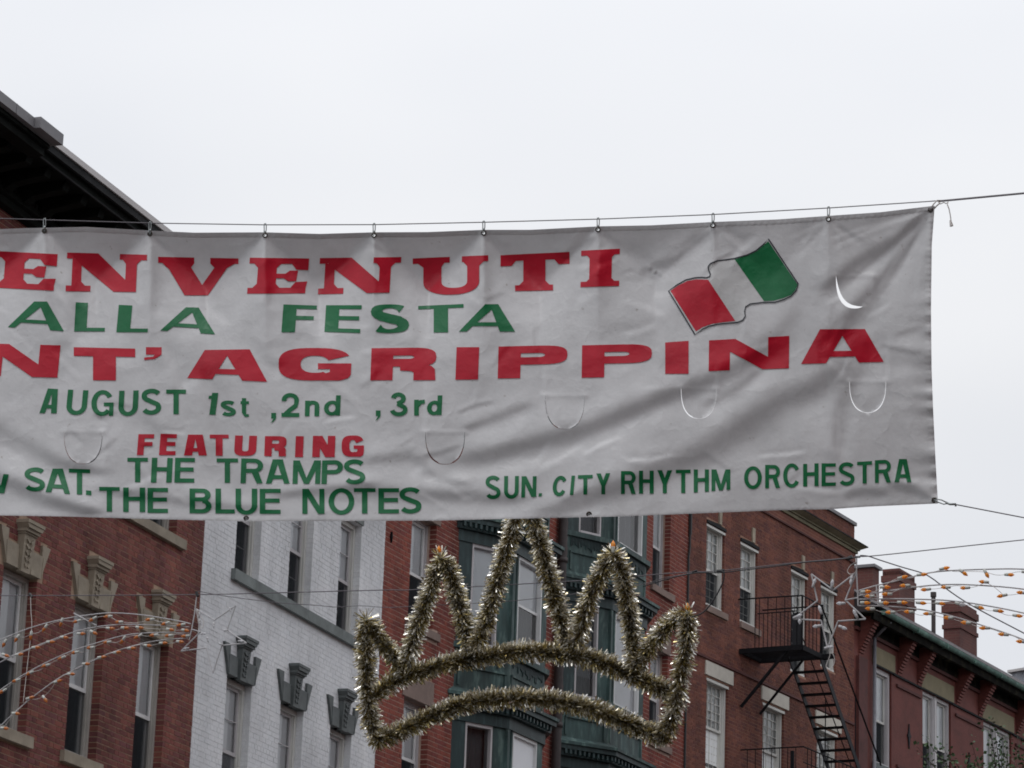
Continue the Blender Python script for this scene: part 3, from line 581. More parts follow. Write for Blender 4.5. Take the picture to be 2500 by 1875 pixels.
for i, (a, b, z0, z1) in enumerate(op4):
    if i < 4:
        m = MB(); m.prism([(a-.03, z1+.005), (b+.03, z1+.005), (b+.02, z1+.06), ((a+b)/2, z1+.085), (a-.02, z1+.06)], -.03, .10); m.build('arch_head', M['soot'], b4)
        c = (a+b)/2+.17; m = MB(); m.prism([(c-.055, 16.275), (c+.055, 16.275), (c+.068, 16.575), (c-.068, 16.575)], -.03, .10); m.build('keystone', M['stone'], b4)
        if i < 2: m = MB(); m.box(a-.0, b+.14, -.045, .13, z0-.125, z0-.003); m.build('sill', M['taupe'], b4)
        sash_window(b4, a, b, z0, z1, .05, .05, .12, 15.31, 'cream_frame', 'cream_frame', 'lace_and_reflection', 'screen', (3, 4), box_top=.045)
    elif i < 7:
        m = MB(); m.box(a-.10, b+.19, -.03, .10, 13.205, 13.475); m.build('lintel', M['pale_stone'], b4)
        sash_window(b4, a, b, z0, z1, .05, .055, .12, 12.24, 'cream_frame', 'cream_frame', 'lace_and_reflection', None, (4, 5), lower_reflection=True, shade_drop=(1.0 if i != 4 else .93), box_top=.05)  # pale cloth here stands in for sky and buildings reflected in the glass
    else: sash_window(b4, a, b, z0, z1, .05, .055, .12, (z0+z1)/2, 'cream_frame', 'cream_frame', None, 'screen')
m = MB(); m.box(.004, S4+.01, -.035, .0, 13.51, 13.56); m.build('string_course', M['wall5b'], b4)
m = MB(); m.box(.004, S4, -.03, .13, 17.055, 17.24); m.build('frieze', M['wall4'], b4)
m = MB(); m.box(.004, S4, -.04, .0, 17.015, 17.053); m.build('string_course', M['wall5b'], b4)
m = MB(); m.box(.004, S4+.03, -.07, .13, 17.242, 17.31); m.box(.004, S4+.06, -.11, .13, 17.312, 17.335); m.add([(.004, -.11, 17.337), (S4+.06, -.11, 17.337), (S4+.17, -.24, 17.40), (.004, -.24, 17.40), (.004, .13, 17.40), (S4+.17, .13, 17.40), (S4+.06, .13, 17.337), (.004, .13, 17.337)], [(0, 1, 2, 3), (3, 2, 5, 4), (1, 6, 5, 2)])
m.build('cornice', M['olive'], b4)
m = MB(); m.box(.004, S4+.18, -.25, .13, 17.402, 17.425); m.build('cornice_flashing', M['soot'], b4)
m = MB(); m.box(.004, S4+.02, -.05, .3, T4+.002, T4+.075); m.build('metal_coping', M['lead'], b4)
m = MB(); m.box(S4-.26, S4-.0, .006, .24, 17.43, T4); m.build('parapet_end', M['wall4'], b4)
shell(b4, .01, S4-.004, T4-.3, M['wall4'])
# fire escape
fe = empty('fire_escape', (0, 0, 0), 0, b4)
zp = 13.95; X0, X1 = 2.38, 3.37; O = -1.33
m = MB(); m.beam((X0, -.0, zp), (X0, O, zp), .05, .10); m.beam((X1, 0, zp), (X1, -1.60, zp), .05, .10); m.beam((X0, O, zp), (X1, O, zp), .05, .10); m.beam((X0, -.03, zp), (X1, -.03, zp), .04, .08)
m.beam((X1+.02, O-.02, zp-.03), (X1+.02, O-.12, zp-.03), .05, .06)
xx = X0+.05
while xx < 3.30: m.beam((xx, -.05, zp+.035), (xx, O+.02, zp+.035), .035, .012, up=(1, 0, 0)) if False else m.box(xx, xx+.035, O+.02, -.05, zp+.03, zp+.042); xx += .075
m.build('platform', M['iron'], fe)
m = MB(); m.tube([(X0-.08, .0, 14.98), (X0, O, 14.98), (X1, O, 14.98), (X1, -.05, 14.98)], .016, 5); m.tube([(X0, -.38, 14.68), (X0, O+.12, 14.68)], .012, 5); m.build('rail', M['iron'], fe)
bal = None
def put(name, src, loc, par):
    o = bpy.data.objects.new(name, src.data); col.objects.link(o); o.parent = par; o.location = loc; return o
m = MB(); m.tube([(0, 0, .04), (0, 0, 1.03)], .0085, 4); bal = m.build('baluster', M['iron'], fe, loc=(X0, -.33, zp))
for y in (-.42, -.60, -.78, -.96, -1.10, -1.22): put('baluster', bal, (X0, y, zp), fe)
m = MB(); m.tube([(0, 0, .04), (0, 0, .73)], .0085, 4); bs = m.build('baluster', M['iron'], fe, loc=(X0, -.51, zp))
for y in (-.69, -.87, -1.03): put('baluster', bs, (X0, y, zp), fe)
xx = X0+.16
while xx < X1-.05: put('baluster', bal, (xx, O, zp), fe); xx += .19
m = MB(); m.box(X0+.01, X0+.03, O+.02, -1.12, zp+.05, zp+.70); m.beam((X0, -1.12, zp), (X0, -1.12, zp+.73), .05, .03); m.build('guard_plate', M['iron_g'], fe)
m = MB(); m.beam((X1, O, zp), (X1, O, 15.0), .05, .05, up=(1, 0, 0)); m.beam((X0, O, zp), (X0, O, 14.98), .028, .028, up=(1, 0, 0)); m.build('post', M['iron'], fe)
for (a, b, w) in (((X0+.02, -1.0, zp-.04), (2.45, -.02, 12.86), .05), ((3.34, -.95, zp-.04), (3.37, -.02, 12.88), .04)):
    m = MB(); m.beam(a, b, w, w); m.build('bracket', M['iron'], fe)
ax, az, bx_, bz = 3.30, 14.02, 7.2, 10.38
for o_ in (-.66, -1.31):
    m = MB(); m.beam((ax, o_, az), (bx_, o_, bz), .02, .13); m.build('stringer', M['iron_g'], fe)
    m = MB(); m.tube([(3.45, o_, 14.95), (6.6, o_, 12.32)], .018 if o_ < -1 else .012, 5)
    m.tube([(4.6, o_, 12.75), (4.6, o_, 14.05)] if False else [(5.2, o_, 12.2), (5.2, o_, 13.5)], .012, 4); m.build('handrail', M['iron'], fe)
tm = None; i = 0
while i < 17:
    z = 13.72-.19*i; x_ = 3.62+.2035*i
    if tm is None: m = MB(); m.box(-.08, .08, -.31, .31, -.014, .014); tm = m.build('stair_tread', M['iron'], fe, loc=(x_, -.985, z))
    else: put('stair_tread', tm, (x_, -.985, z), fe)
    i += 1
zq = 10.95
m = MB(); m.beam((2.5, 0, zq), (2.5, O, zq), .05, .1); m.beam((2.5, O, zq), (7.4, O, zq), .05, .1); m.beam((7.4, 0, zq), (7.4, O, zq), .05, .1); xx = 2.6
while xx < 7.3: m.box(xx, xx+.035, O+.02, -.05, zq+.03, zq+.042); xx += .09
m.build('platform', M['iron'], fe)
m = MB(); m.tube([(2.5, 0, 12.02), (2.5, O, 12.02), (7.4, O, 12.02)], .015, 5); m.tube([(2.5, O, 11.72), (3.4, O, 11.72)], .012, 5); m.build('rail', M['iron'], fe)
for y in (-.15, -.32, -.49, -.66, -.83, -1.0, -1.17): put('baluster', bal, (2.5, y, zq+.04), fe)
xx = 2.7
while xx < 5.2: put('baluster', bal, (xx, O, zq+.04), fe); xx += .2
m = MB(); m.beam((2.5, -1.1, zq), (2.5, -1.1, 11.95), .06, .06, up=(1, 0, 0)); m.build('post', M['iron'], fe)

# ================================================================== building 5: painted red brick with copper gutter
b5 = building('copper_gutter_building', PB5, 'low dark red building with a green copper gutter, brick corbels and tall chimneys')
E5 = 21.0
ops = [(1.12, 2.18), (4.08, 5.88), (8.07, 10.02), (12.1, 13.9), (16.1, 17.9)]
op5 = [(a, b, 12.92, 15.03) for a, b in ops] + [(a, b, 9.2, 11.3) for a, b in ops]
w5 = wall_sheet(b5, .0, E5, 0, 16.0, op5, 2, [M['wall5'], M['wall5']], y=0)
for i, (a, b) in enumerate(ops):
    m = MB(); m.box(a-.08, b+.18, -.02, .12, 15.075, 15.46); m.build('lintel_panel', M['olive_panel'], b5)
    m = MB(); m.box(a-.05, b+.22, -.035, .12, 15.035, 15.072); m.build('lintel_edge', M['soot'], b5)
    for zz in (12.92, 9.2):
        m = MB(); m.box(a-.06, b+.08, -.05, .13, zz-.13, zz-.002); m.build('sill', M['grey_stone'], b5)
        if i == 0: sash_window(b5, a, b, zz, zz+2.11, .05, .10, .14, zz+.98, 'grey_frame', 'cream_frame')
        else:
            c = (a+b)/2; sash_window(b5, a, c-.06, zz, zz+2.11, .05, .07, .14, zz+.98, 'grey_frame', 'cream_frame'); sash_window(b5, c+.06, b, zz, zz+2.11, .05, .07, .14, zz+.98, 'grey_frame', 'cream_frame')
            m = MB(); m.box(c-.06, c+.06, .03, .26, zz, zz+2.11); m.build('mullion', M['grey_frame'], b5)
prev = None
segs = [(2.40, 4.00), (6.10, 7.98), (10.25, 12.0), (14.1, 16.0), (18.1, 20.8)]
for (a, b) in segs:
    m = MB(); m.box(a-.18, b+.0, -.045, 0, 15.02, 15.06); m.build('string_course', M['soot'], b5)
    for zz in (14.80, 13.02): m = MB(); m.box(a+.05, b-.05, -.04, 0, zz, zz+.06); m.build('string_course', M['wall5b'], b5)
    m = MB(); m.prism([((a+b)/2-.0, 13.55), ((a+b)/2+.07, 13.85), ((a+b)/2+.03, 13.93), ((a+b)/2, 14.1), ((a+b)/2-.03, 13.93), ((a+b)/2-.07, 13.85)], -.03, -.0); m.prism([((a+b)/2-.09, 13.8), ((a+b)/2+.09, 13.8), ((a+b)/2+.09, 13.86), ((a+b)/2-.09, 13.86)], -.035, -.001); m.build('wall_anchor', M['iron_g'], b5)
corb = None
cpos = [.25] + [x for a, b in segs for x in (a+.12, b-.26)]
def corbel():
    m = MB(); n = 13
    for i in range(n):
        t = i/(n-1); o = .02+.42*t**1.15; z = 15.08+.065*i; m.box(0, .24, -o, 0, z, z+.052); m.box(.004, .236, -o+.03, 0, z+.052, z+.065)
    return m
for x in cpos:
    if corb is None: corb = corbel().build('corbel', M['wall5'], b5, loc=(x, 0, 0))
    else: put('corbel', corb, (x, 0, 0), b5)
m = MB(); m.box(.0, E5, -.06, 0, 15.60, 15.67); m.build('string_course', M['wall5b'], b5)
m = MB(); m.box(.0, E5, -.05, 0, 15.672, 15.929); m.build('eave_shade_board', M['soffit'], b5)  # dark board added to paint the shadow under the gutter
m = MB(); m.box(.0, E5, -.46, 0, 15.93, 15.97); m.add([(0, -.46, 15.93), (E5, -.46, 15.93), (E5, -.44, 15.80), (0, -.44, 15.80), (0, -.38, 15.80), (E5, -.38, 15.80), (E5, -.38, 15.93), (0, -.38, 15.93)], [(0, 1, 2, 3), (3, 2, 5, 4), (4, 5, 6, 7)]); m.build('soffit', M['soffit'], b5)
g = MB(); n = 8; prof = [(-.60, 16.045)] + [(-.535-.065*math.cos(t), 16.03-.085*math.sin(t)) for t in np.linspace(0, math.pi, n)] + [(-.46, 16.045)]
xs = [.35, 2.3, 4.1, 5.9, 7.7, 9.5, 11.3, 13.1, 15.0, E5]
for i in range(len(xs)-1):
    g = MB(); a, b = xs[i]+.004, xs[i+1]-.004; v = [(a, y, z) for y, z in prof]+[(b, y, z) for y, z in prof]; k = len(prof)
    g.add(v, [(j, j+1, j+1+k, j+k) for j in range(k-1)] + [tuple(range(k))[::-1], tuple(range(k, 2*k))]); g.box(b-.02, b+.02, -.612, -.45, 15.94, 16.055); g.build('gutter', M['gutter'], b5)
m = MB(); m.add([(0, -.47, 16.13), (E5, -.47, 16.13), (E5, 1.15, 17.17), (0, 1.15, 17.17), (E5, 3.2, 17.25), (0, 3.2, 17.25), (E5, 9, 16.9), (0, 9, 16.9)], [(0, 1, 2, 3), (3, 2, 4, 5), (5, 4, 6, 7)])
m.add([(0, -.47, 16.13), (0, 1.15, 17.17), (0, 3.2, 17.25), (0, 9, 16.9), (0, 9, 15.9), (0, -.47, 15.97)], [(0, 1, 2, 3, 4, 5)]); rf = m.build('roof', M['slate'], b5)
def chimney(s0, s1, y0, y1, z1, cap=False, steps=()):
    m = MB(); m.box(s0, s1, y0, y1, 16.2, z1)
    for (za, zb_, e) in steps: m.box(s0-e, s1+e, y0-e, y1+e, za, zb_)
    o = m.build('chimney', M['chim'], rf)
    if cap: c = MB(); c.box(s0-.06, s1+.06, y0-.06, y1+.06, z1+.002, z1+.07); c.build('chimney_cap', M['lead'], rf)
    return o
chimney(3.60, 3.96, 1.0, 1.85, 17.82, True)
chimney(5.24, 6.22, 1.0, 1.42, 18.16, False, ((17.35, 17.45, .03), (17.85, 18.0, .03), (17.95, 18.1, .0)))
chimney(9.25, 10.45, 1.0, 1.42, 18.22, False, ((17.55, 17.65, .03), (17.95, 18.12, .04)))
m = MB(); m.tube([(7.45, 1.0, 16.6), (7.45, 1.0, 18.02)], .055, 8); m.tube([(7.45, 1.0, 17.94), (7.45, 1.0, 18.05)], .075, 8); m.build('vent_pipe', M['pipe'], rf, smooth=False)
m = MB(); m.tube([(.98, -.08, 15.6), (.98, -.08, .2)], .042, 8); m.tube([(.98, -.45, 15.93), (.98, -.08, 15.6)], .04, 8); m.build('downspout', M['pipe_g'], b5, smooth=True)
m = MB(); m.box(.12, .62, -.07, 0, 9, 15.05); m.build('pilaster', M['wall5b'], b5)
m = MB(); m.add([(.0, .3, 0), (0, 9, 0), (0, 9, 15.95), (0, .3, 15.95)], [(0, 1, 2, 3)]); m.add([(E5, 0, 0), (E5, 0, 17), (E5, 9, 17), (E5, 9, 0)], [(0, 1, 2, 3)]); m.add([(0, 1.6, 0), (E5, 1.6, 0), (E5, 1.6, 15.9), (0, 1.6, 15.9)], [(0, 1, 2, 3)]); m.build('side_wall', M['wall5b'], b5)

# ================================================================== far corrugated building
PF = Plane(PB5.pt(34.0, 0, -3.0), 118.55)      # end wall facing the camera
q0 = PF.hit(2469, 1643); zt = q0[2]
bf = empty('corrugated_shed', (q0[0], q0[1], 0), math.pi/2-PB5.az); tag(bf, 'blue-grey corrugated metal building showing above the copper gutter roof', 'building')
m = MB(); lx = np.linspace(0, 12, 70); v = []; f = []
for i, x_ in enumerate(lx): v += [(0.0 if i % 2 else .07, -x_, 0), (0.0 if i % 2 else .07, -x_, zt+x_*.1)]
for i in range(len(lx)-1): f.append((2*i, 2*i+2, 2*i+3, 2*i+1))
m.add(v, f); m.box(.1, 12, -12, 0, 0, zt-.05); m.build('metal_siding', M['corr'], bf)
m = MB(); m.add([(-.1, .1, zt), (-.1, -12, zt+1.2), (12, -12, zt+1.2), (12, .1, zt), (-.1, .1, zt+.08), (-.1, -12, zt+1.28), (12, -12, zt+1.28), (12, .1, zt+.08)], [(3, 2, 1, 0), (4, 5, 6, 7), (0, 1, 5, 4), (1, 2, 6, 5), (2, 3, 7, 6), (3, 0, 4, 7)]); m.build('roof', M['lead_l'], bf)

# ================================================================== ground
def quad_sheet(name, pts, z, mat, thick=0, kind='structure'):
    m = MB(); m.slab([(p[0], p[1]) for p in pts], z-thick if thick else z-.02, z); o = m.build(name, mat); o['kind'] = kind; return o
quad_sheet('ground', [(-1500, -1500), (1500, -1500), (1500, 1500), (-1500, 1500)], -.008, M['asphalt'])
def pp(pl, s, o): p = pl.pt(s, 0, o); return (p[0], p[1])
# street pavement strips follow the facades
path_l = [pp(PB1, -45, 0), pp(PB1, S2, 0), pp(PB3, S3, 0), pp(PB4, 60, 0)]; path_k = [pp(PB1, -45, 3.2), pp(PB1, S2, 3.2), pp(PB3, S3, 3.2), pp(PB4, 60, 3.2)]; path_r = [pp(PB1, -45, 12.2), pp(PB1, S2, 12.2), pp(PB3, S3, 12.2), pp(PB4, 60, 12.2)]
path_rr = [pp(PB1, -45, 15.4), pp(PB1, S2, 15.4), pp(PB3, S3, 15.4), pp(PB4, 60, 15.4)]
def strip(name, A, B, z, th, mat):
    m = MB(); n = len(A)
    for i in range(n-1): m.slab([A[i], B[i], B[i+1], A[i+1]][::-1] if False else [A[i], B[i], B[i+1], A[i+1]], z-th, z)
    o = m.build(name, mat); o['kind'] = 'structure'
strip('road', path_k, path_r, -.002, .004, M['asphalt']); strip('pavement', path_l, path_k, .13, .14, M['paving']); strip('pavement', path_r, path_rr, .13, .14, M['paving'])

# the other side of the street, beside and behind the photographer
WM = None
def opposite(name, pl, s0, s1, off, h, mat, label):
    org = pl.pt((s0+s1)/2, 0, off); b = empty(name, tuple(org), math.pi/2-pl.az+math.pi); tag(b, label, 'building')
    w = (s1-s0)/2; m = MB(); m.box(-w, w, 0, 10, 0, h-.5); m.build('wall', M[mat], b)
    m = MB(); m.box(-w, w, -.35, 10, h-.498, h-.3); m.box(-w, w, -.55, 10, h-.298, h); m.build('cornice', M['soot'], b)
    n = int((2*w-1)//2.1); src = None
    for f in range(int((h-1.2)//3.2)):
        for i in range(n):
            x = -w+.9+(2*w-1.8)*(i+.5)/n; z = 1.0+3.2*f
            if src is None:
                q = MB(); q.box(-.5, -.44, -.02, .05, 0, 1.8); q.box(.44, .5, -.02, .05, 0, 1.8); q.box(-.44, .44, -.02, .05, 1.74, 1.8); q.box(-.44, .44, -.02, .05, .87, .93); q.box(-.56, .56, -.08, .05, -.12, -.002)
                src = q.build('window', M['cream_frame'], b, loc=(x, 0, z)); p = MB(); p.add([(-.44, -.006, 0), (.44, -.006, 0), (.44, -.006, 1.74), (-.44, -.006, 1.74)], [(0, 1, 2, 3)]); ps = p.build('pane', M['dark_glass'], src)
            else:
                o = put('window', src, (x, 0, z), b); put('pane', ps, (0, 0, 0), o)
opposite('brick_tenement', PB1, -75, -52, 20.5, 15.2, 'wall4', 'plain brown brick tenement far behind the photographer')
opposite('brick_tenement', PB1, -52, -31, 20.5, 13.6, 'wall3', 'orange-red brick tenement beside the photographer')
opposite('brick_tenement', PB1, -31, -12, 20.5, 16.4, 'wall1', 'tall plum brick tenement opposite the plum brick building')
opposite('brick_tenement', PB1, -12, 8, 20.5, 14.6, 'wall4', 'brown brick tenement opposite the white brick building')
opposite('brick_tenement', PB3, 2, 24, 21.0, 15.5, 'wall3', 'orange-red brick tenement opposite the bay windows')
opposite('brick_tenement', PB4, 8, 34, 22.0, 14.5, 'wall1', 'plum brick tenement opposite the copper gutter building')
m_extra = None

# ================================================================== banner
BN = Plane((0, 16.2), 90+5)        # plane across the street; .d runs to the right
def bn_pt(x, y, h):
    P = BN.hit(x, y); d = P-CAM; L_ = np.linalg.norm(d); return P - d/L_*(h/464.0)
top_x = [-500, 0, 60, 109, 209, 316, 366, 475, 646, 780, 914, 1043, 1181, 1295, 1461, 1590, 1738, 1900, 2021, 2150, 2275, 2400]
top_y = [566, 559.5, 557, 556, 554, 560, 563, 568, 567, 571, 567, 566.5, 561, 561, 552.5, 550, 542, 535.5, 527, 518, 503, 495]
bot_x = [-500, 0, 158, 380, 600, 1075, 1200, 1516, 1800, 1900, 2034, 2116, 2290, 2400]
bot_y = [1252, 1258.5, 1261, 1267.7, 1272.8, 1271, 1267.7, 1261, 1249.7, 1245.6, 1243, 1237, 1229, 1225]
rt_y = [480, 503, 598, 756, 900, 995, 1121, 1229, 1260]; rt_x = [2285, 2282, 2275, 2273, 2274.5, 2278, 2284, 2290, 2291]
ytop = lambda x: np.interp(x, top_x, top_y); ybot = lambda x: np.interp(x, bot_x, bot_y)
GR = [(-420, 566), (-160, 568), (108.5, 563.7), (366, 570.6), (647, 574.4), (913, 574.4), (1180.7, 569), (1460, 560.5), (1740.5, 550), (2022.5, 535)]
# folds: polyline (px), half width, height; positive height gives a band that turns down (dark) along the line
FOLDS = [
    ([(2262, 520), (2180, 590), (2092, 646), (2040, 686), (1990, 722)], (7, 17, 22, 22, 16), 8.5),
    ([(2256, 545), (2200, 622), (2147, 692), (2095, 752), (2045, 818), (1990, 885)], (7, 17, 22, 26, 28, 30), 9),
    ([(1985, 712), (1926, 788), (1832, 883), (1745, 930), (1659, 957), (1548, 1001), (1453, 1042), (1327, 1077), (1232, 1102), (1138, 1121), (1040, 1142)], (16, 28, 30, 28, 26, 27, 28, 26, 24, 22, 20), 10),
    ([(2120, 800), (2069, 883), (1985, 950), (1900, 979), (1800, 1050), (1738, 1092), (1643, 1143), (1516, 1187), (1358, 1243), (1250, 1262)], (20, 28, 34, 38, 38, 36, 34, 30, 24, 18), 11),
    ([(2140, 800), (2100, 900), (2050, 990), (2042, 1090), (2060, 1140)], (24, 26, 20, 15, 12), 5),
    ([(1875, 890), (1790, 955), (1700, 1000)], (10, 16, 12), 4),
    ([(1900, 600), (1800, 680), (1700, 740), (1600, 790), (1450, 830)], (30, 30, 30, 30, 30), 3),
    ([(1700, 960), (1600, 1010), (1400, 1105), (1200, 1150), (1000, 1190), (850, 1180)], (14, 22, 26, 24, 22, 18), -3),
    ([(-300, 930), (0, 1052), (79, 1096), (136, 1128), (196, 1144), (290, 1160)], (30, 30, 28, 24, 16, 10), 8),
    ([(-300, 1060), (38, 1185), (111, 1220), (196, 1245), (270, 1254)], (26, 22, 20, 15, 8), 9),
    ([(200, 1190), (380, 1215), (520, 1235), (700, 1250)], (10, 16, 16, 10), 4),
    ([(700, 1225), (900, 1200), (1027, 1204), (1200, 1216), (1330, 1222)], (14, 20, 22, 18, 12), 6),
    ([(640, 1215), (800, 1195), (960, 1180)], (12, 14, 12), 4),
    ([(480, 895), (505, 965), (520, 1045), (545, 1110)], (12, 20, 20, 14), -4.5),
    ([(389, 836), (425, 900), (445, 960)], (14, 18, 14), -4),
    ([(330, 1000), (400, 1060), (470, 1130)], (16, 18, 14), 3),
    ([(860, 1130), (1000, 1112), (1040, 1142)], (14, 18, 12), 4),
    ([(1110, 1055), (1200, 1025), (1330, 975)], (8, 16, 14), 4),
    ([(1030, 1142), (1080, 1172), (1160, 1185)], (10, 12, 8), 3),
    ([(1740, 552), (1690, 600), (1640, 640), (1580, 652)], (10, 18, 18, 12), 5),
    ([(1510, 610), (1580, 650), (1560, 680)], (14, 18, 10), -3.5),
    ([(1760, 560), (1830, 620)], (10, 16), -3),
    ([(1455, 570), (1400, 610), (1370, 640)], (8, 15, 14), 4),
    ([(2170, 1180), (2230, 1195), (2282, 1222)], (10, 12, 8), 5), ([(2050, 1215), (2110, 1200), (2180, 1205)], (10, 14, 10), 4),
    ([(600, 800), (640, 870), (700, 900)], (16, 20, 14), 3), ([(730, 790), (780, 850), (800, 900)], (16, 18, 12), 3), ([(980, 730), (1010, 790), (1020, 850)], (16, 18, 12), -3),
    ([(170, 640), (185, 720), (170, 800), (180, 860)], (22, 24, 24, 20), -5), ([(372, 600), (378, 700), (372, 780)], (14, 18, 18), -4), ([(648, 610), (655, 700), (650, 760)], (12, 16, 16), -4), ([(915, 610), (925, 690), (935, 760)], (12, 16, 16), 3.5),
    ([(1182, 600), (1190, 690), (1180, 780)], (12, 18, 18), 3),
]
def seg_field(X, Y, pts, ws, amp):
    best = np.full(X.shape, 1e9); sn = np.zeros(X.shape); wv = np.ones(X.shape); tpos = np.zeros(X.shape)
    n = len(pts); sg = 1 if pts[-1][0] >= pts[0][0] else -1
    for i in range(n-1):
        ax, ay = pts[i]; bx, by = pts[i+1]; dx, dy = bx-ax, by-ay; l2 = dx*dx+dy*dy
        t = np.clip(((X-ax)*dx+(Y-ay)*dy)/l2, 0, 1); qx, qy = X-(ax+t*dx), Y-(ay+t*dy); dd = np.hypot(qx, qy)
        s = -(qx*dy - qy*dx)/math.sqrt(l2)*sg      # positive below the line
        m_ = dd < best; best = np.where(m_, dd, best); sn = np.where(m_, np.sign(s)*dd, sn); wv = np.where(m_, ws[i]+(ws[i+1]-ws[i])*t, wv); tpos = np.where(m_, (i+t)/(n-1), tpos)
    u = sn/wv; env = np.clip(tpos*4.5+(.35 if pts[0][0] > 2240 or pts[0][0] < -200 else 0), 0, 1)*np.clip((1-tpos)*4.5, 0, 1)
    env = env*env*(3-2*env)
    return -amp*env*np.tanh(u*1.1)*np.exp(-(u/2.1)**2)
SLITS = [(156, 250, 1054, 1133), (1038, 1135, 1055, 1134), (1330.7, 1427, 966, 1048), (1662.6, 1749, 949, 1022), (2073.7, 2163, 932, 1007.6), (2041, 2132, 674, 753)]
CREASES = []
_rc = random.Random(11)
for _ in range(95):
    cx_, cy_ = _rc.uniform(-300, 2250), _rc.uniform(600, 1235); a_ = _rc.gauss(-.5 if cx_ > 1200 else .25, .55); l_ = _rc.uniform(18, 75); w_ = _rc.uniform(4.5, 9)
    CREASES.append(([(cx_-l_*math.cos(a_), cy_-l_*math.sin(a_)), (cx_+_rc.gauss(0, 4), cy_+_rc.gauss(0, 4)), (cx_+l_*math.cos(a_), cy_+l_*math.sin(a_))], (w_, w_, w_), _rc.choice((-1, 1))*_rc.uniform(.9, 2.3)))
for xx_, ya_, yb2_ in ((252, 965, 1150), (1037, 890, 1056), (1326, 885, 965), (2166, 815, 930), (2046, 990, 1100), (1749, 880, 950)):     # faint vertical press marks
    CREASES.append(([(xx_, ya_), (xx_+1.5, (ya_+yb2_)/2), (xx_+1, yb2_)], (4.5, 4.5, 4.5), 1.5))
for gx_, gy_ in GR + [(2271.5, 512)]:                       # tension wrinkles running out from every tie
    for k_ in range(6):
        a_ = math.pi*(.12+.76*(k_+_rc.random())/6) if gx_ < 2200 else math.pi*(.52+.42*(k_+_rc.random())/6); l_ = _rc.uniform(45, 150) if gx_ < 2200 else _rc.uniform(120, 330); w_ = 5.5
        p0_ = (gx_+9*math.cos(a_), gy_+9*math.sin(a_)); p1_ = (gx_+l_*math.cos(a_), gy_+l_*math.sin(a_)*.9); pm_ = ((p0_[0]+p1_[0])/2+_rc.gauss(0, 3), (p0_[1]+p1_[1])/2+_rc.gauss(0, 3))
        CREASES.append(([p0_, pm_, p1_] if p0_[0] < p1_[0] else [p1_, pm_, p0_], (w_, w_, w_), _rc.choice((-1, 1))*_rc.uniform(.8, 2.0)))
def height(X, Y):
    X = np.asarray(X, float); Y = np.asarray(Y, float); h = np.zeros(X.shape); sc = X.ndim == 0
    if sc: X = X.reshape(1); Y = Y.reshape(1); h = np.zeros(1)
    for p, w, a in FOLDS: h += seg_field(X, Y, p, w, a*1.3)
    for p, w, a in CREASES:
        bx0, bx1 = min(q[0] for q in p)-4*w[0], max(q[0] for q in p)+4*w[0]; by0, by1 = min(q[1] for q in p)-4*w[0], max(q[1] for q in p)+4*w[0]; sel = (X > bx0) & (X < bx1) & (Y > by0) & (Y < by1)
        if np.any(sel): h[sel] += seg_field(X[sel], Y[sel], p, w, a)
    d = np.maximum(Y-ytop(X), 0); gx = np.array([g[0] for g in GR] + [2271.5]); dxm = np.min(np.abs(X[..., None]-gx), axis=-1)
    amp = np.interp(X, [-500, 0, 300, 1100, 1300, 1600, 1900], [.22, .26, .34, .36, .30, .20, .10])
    a = d; b = dxm/1.0+2; k = 5.0; sm = (a+b-np.sqrt((a-b)**2+k*k))/2
    h += -amp*sm*np.exp(-(d/190)**2)*2.3
    h += 2.2*np.exp(-(dxm/9)**2)*np.exp(-d/45)
    q_ = np.clip((X-1450)/750, 0, 1); h += -.10*(Y-560)*q_*q_*(3-2*q_)
    h += 4.0*np.sin(X/97+Y/260+1)*np.sin(Y/150+.4) + 2.0*np.sin(X/41-Y/67)*np.sin(Y/53+X/300) + .7*np.sin(X/19+Y/33+2*np.sin(Y/70))*np.sin(X/57-Y/29)
    xr = np.interp(Y, rt_y, rt_x); e = np.maximum(xr-X, 0)
    h += 3.4*np.sin(Y/7.5+1.5*np.sin(Y/31))*np.exp(-(e/26))*np.interp(Y, [560, 700, 900, 1200], [.15, .4, 1, 1]) + 4.2*np.sin((Y+.5*e)/19+.8*np.sin(Y/47))*np.exp(-(e/60))*np.interp(Y, [700, 900, 1200], [.2, 1, 1])
    for i, (x0, x1, y0, y1) in enumerate(SLITS):      # loose tongues bulge slightly, with a pinched crease along their hinge
        cx = (x0+x1)/2; u = (X-cx)/((x1-x0)/2); v = (Y-y0)/(y1-y0)
        ins = (np.abs(u) < 1) & (v > 0) & (v < np.sqrt(np.maximum(1-np.abs(u)**2.2, 0)))
        h += np.where(ins, -4.5*v*(1-.5*u*u), 0)
        for cxx in (x0, x1): rr = np.hypot(X-cxx, (Y-y0)*1.3); h += 2.5*np.exp(-(rr/9)**2)
        h += 1.2*np.exp(-((Y-y0)/4.5)**2)*np.exp(-np.abs(u)**6)
    return h[0] if sc else h
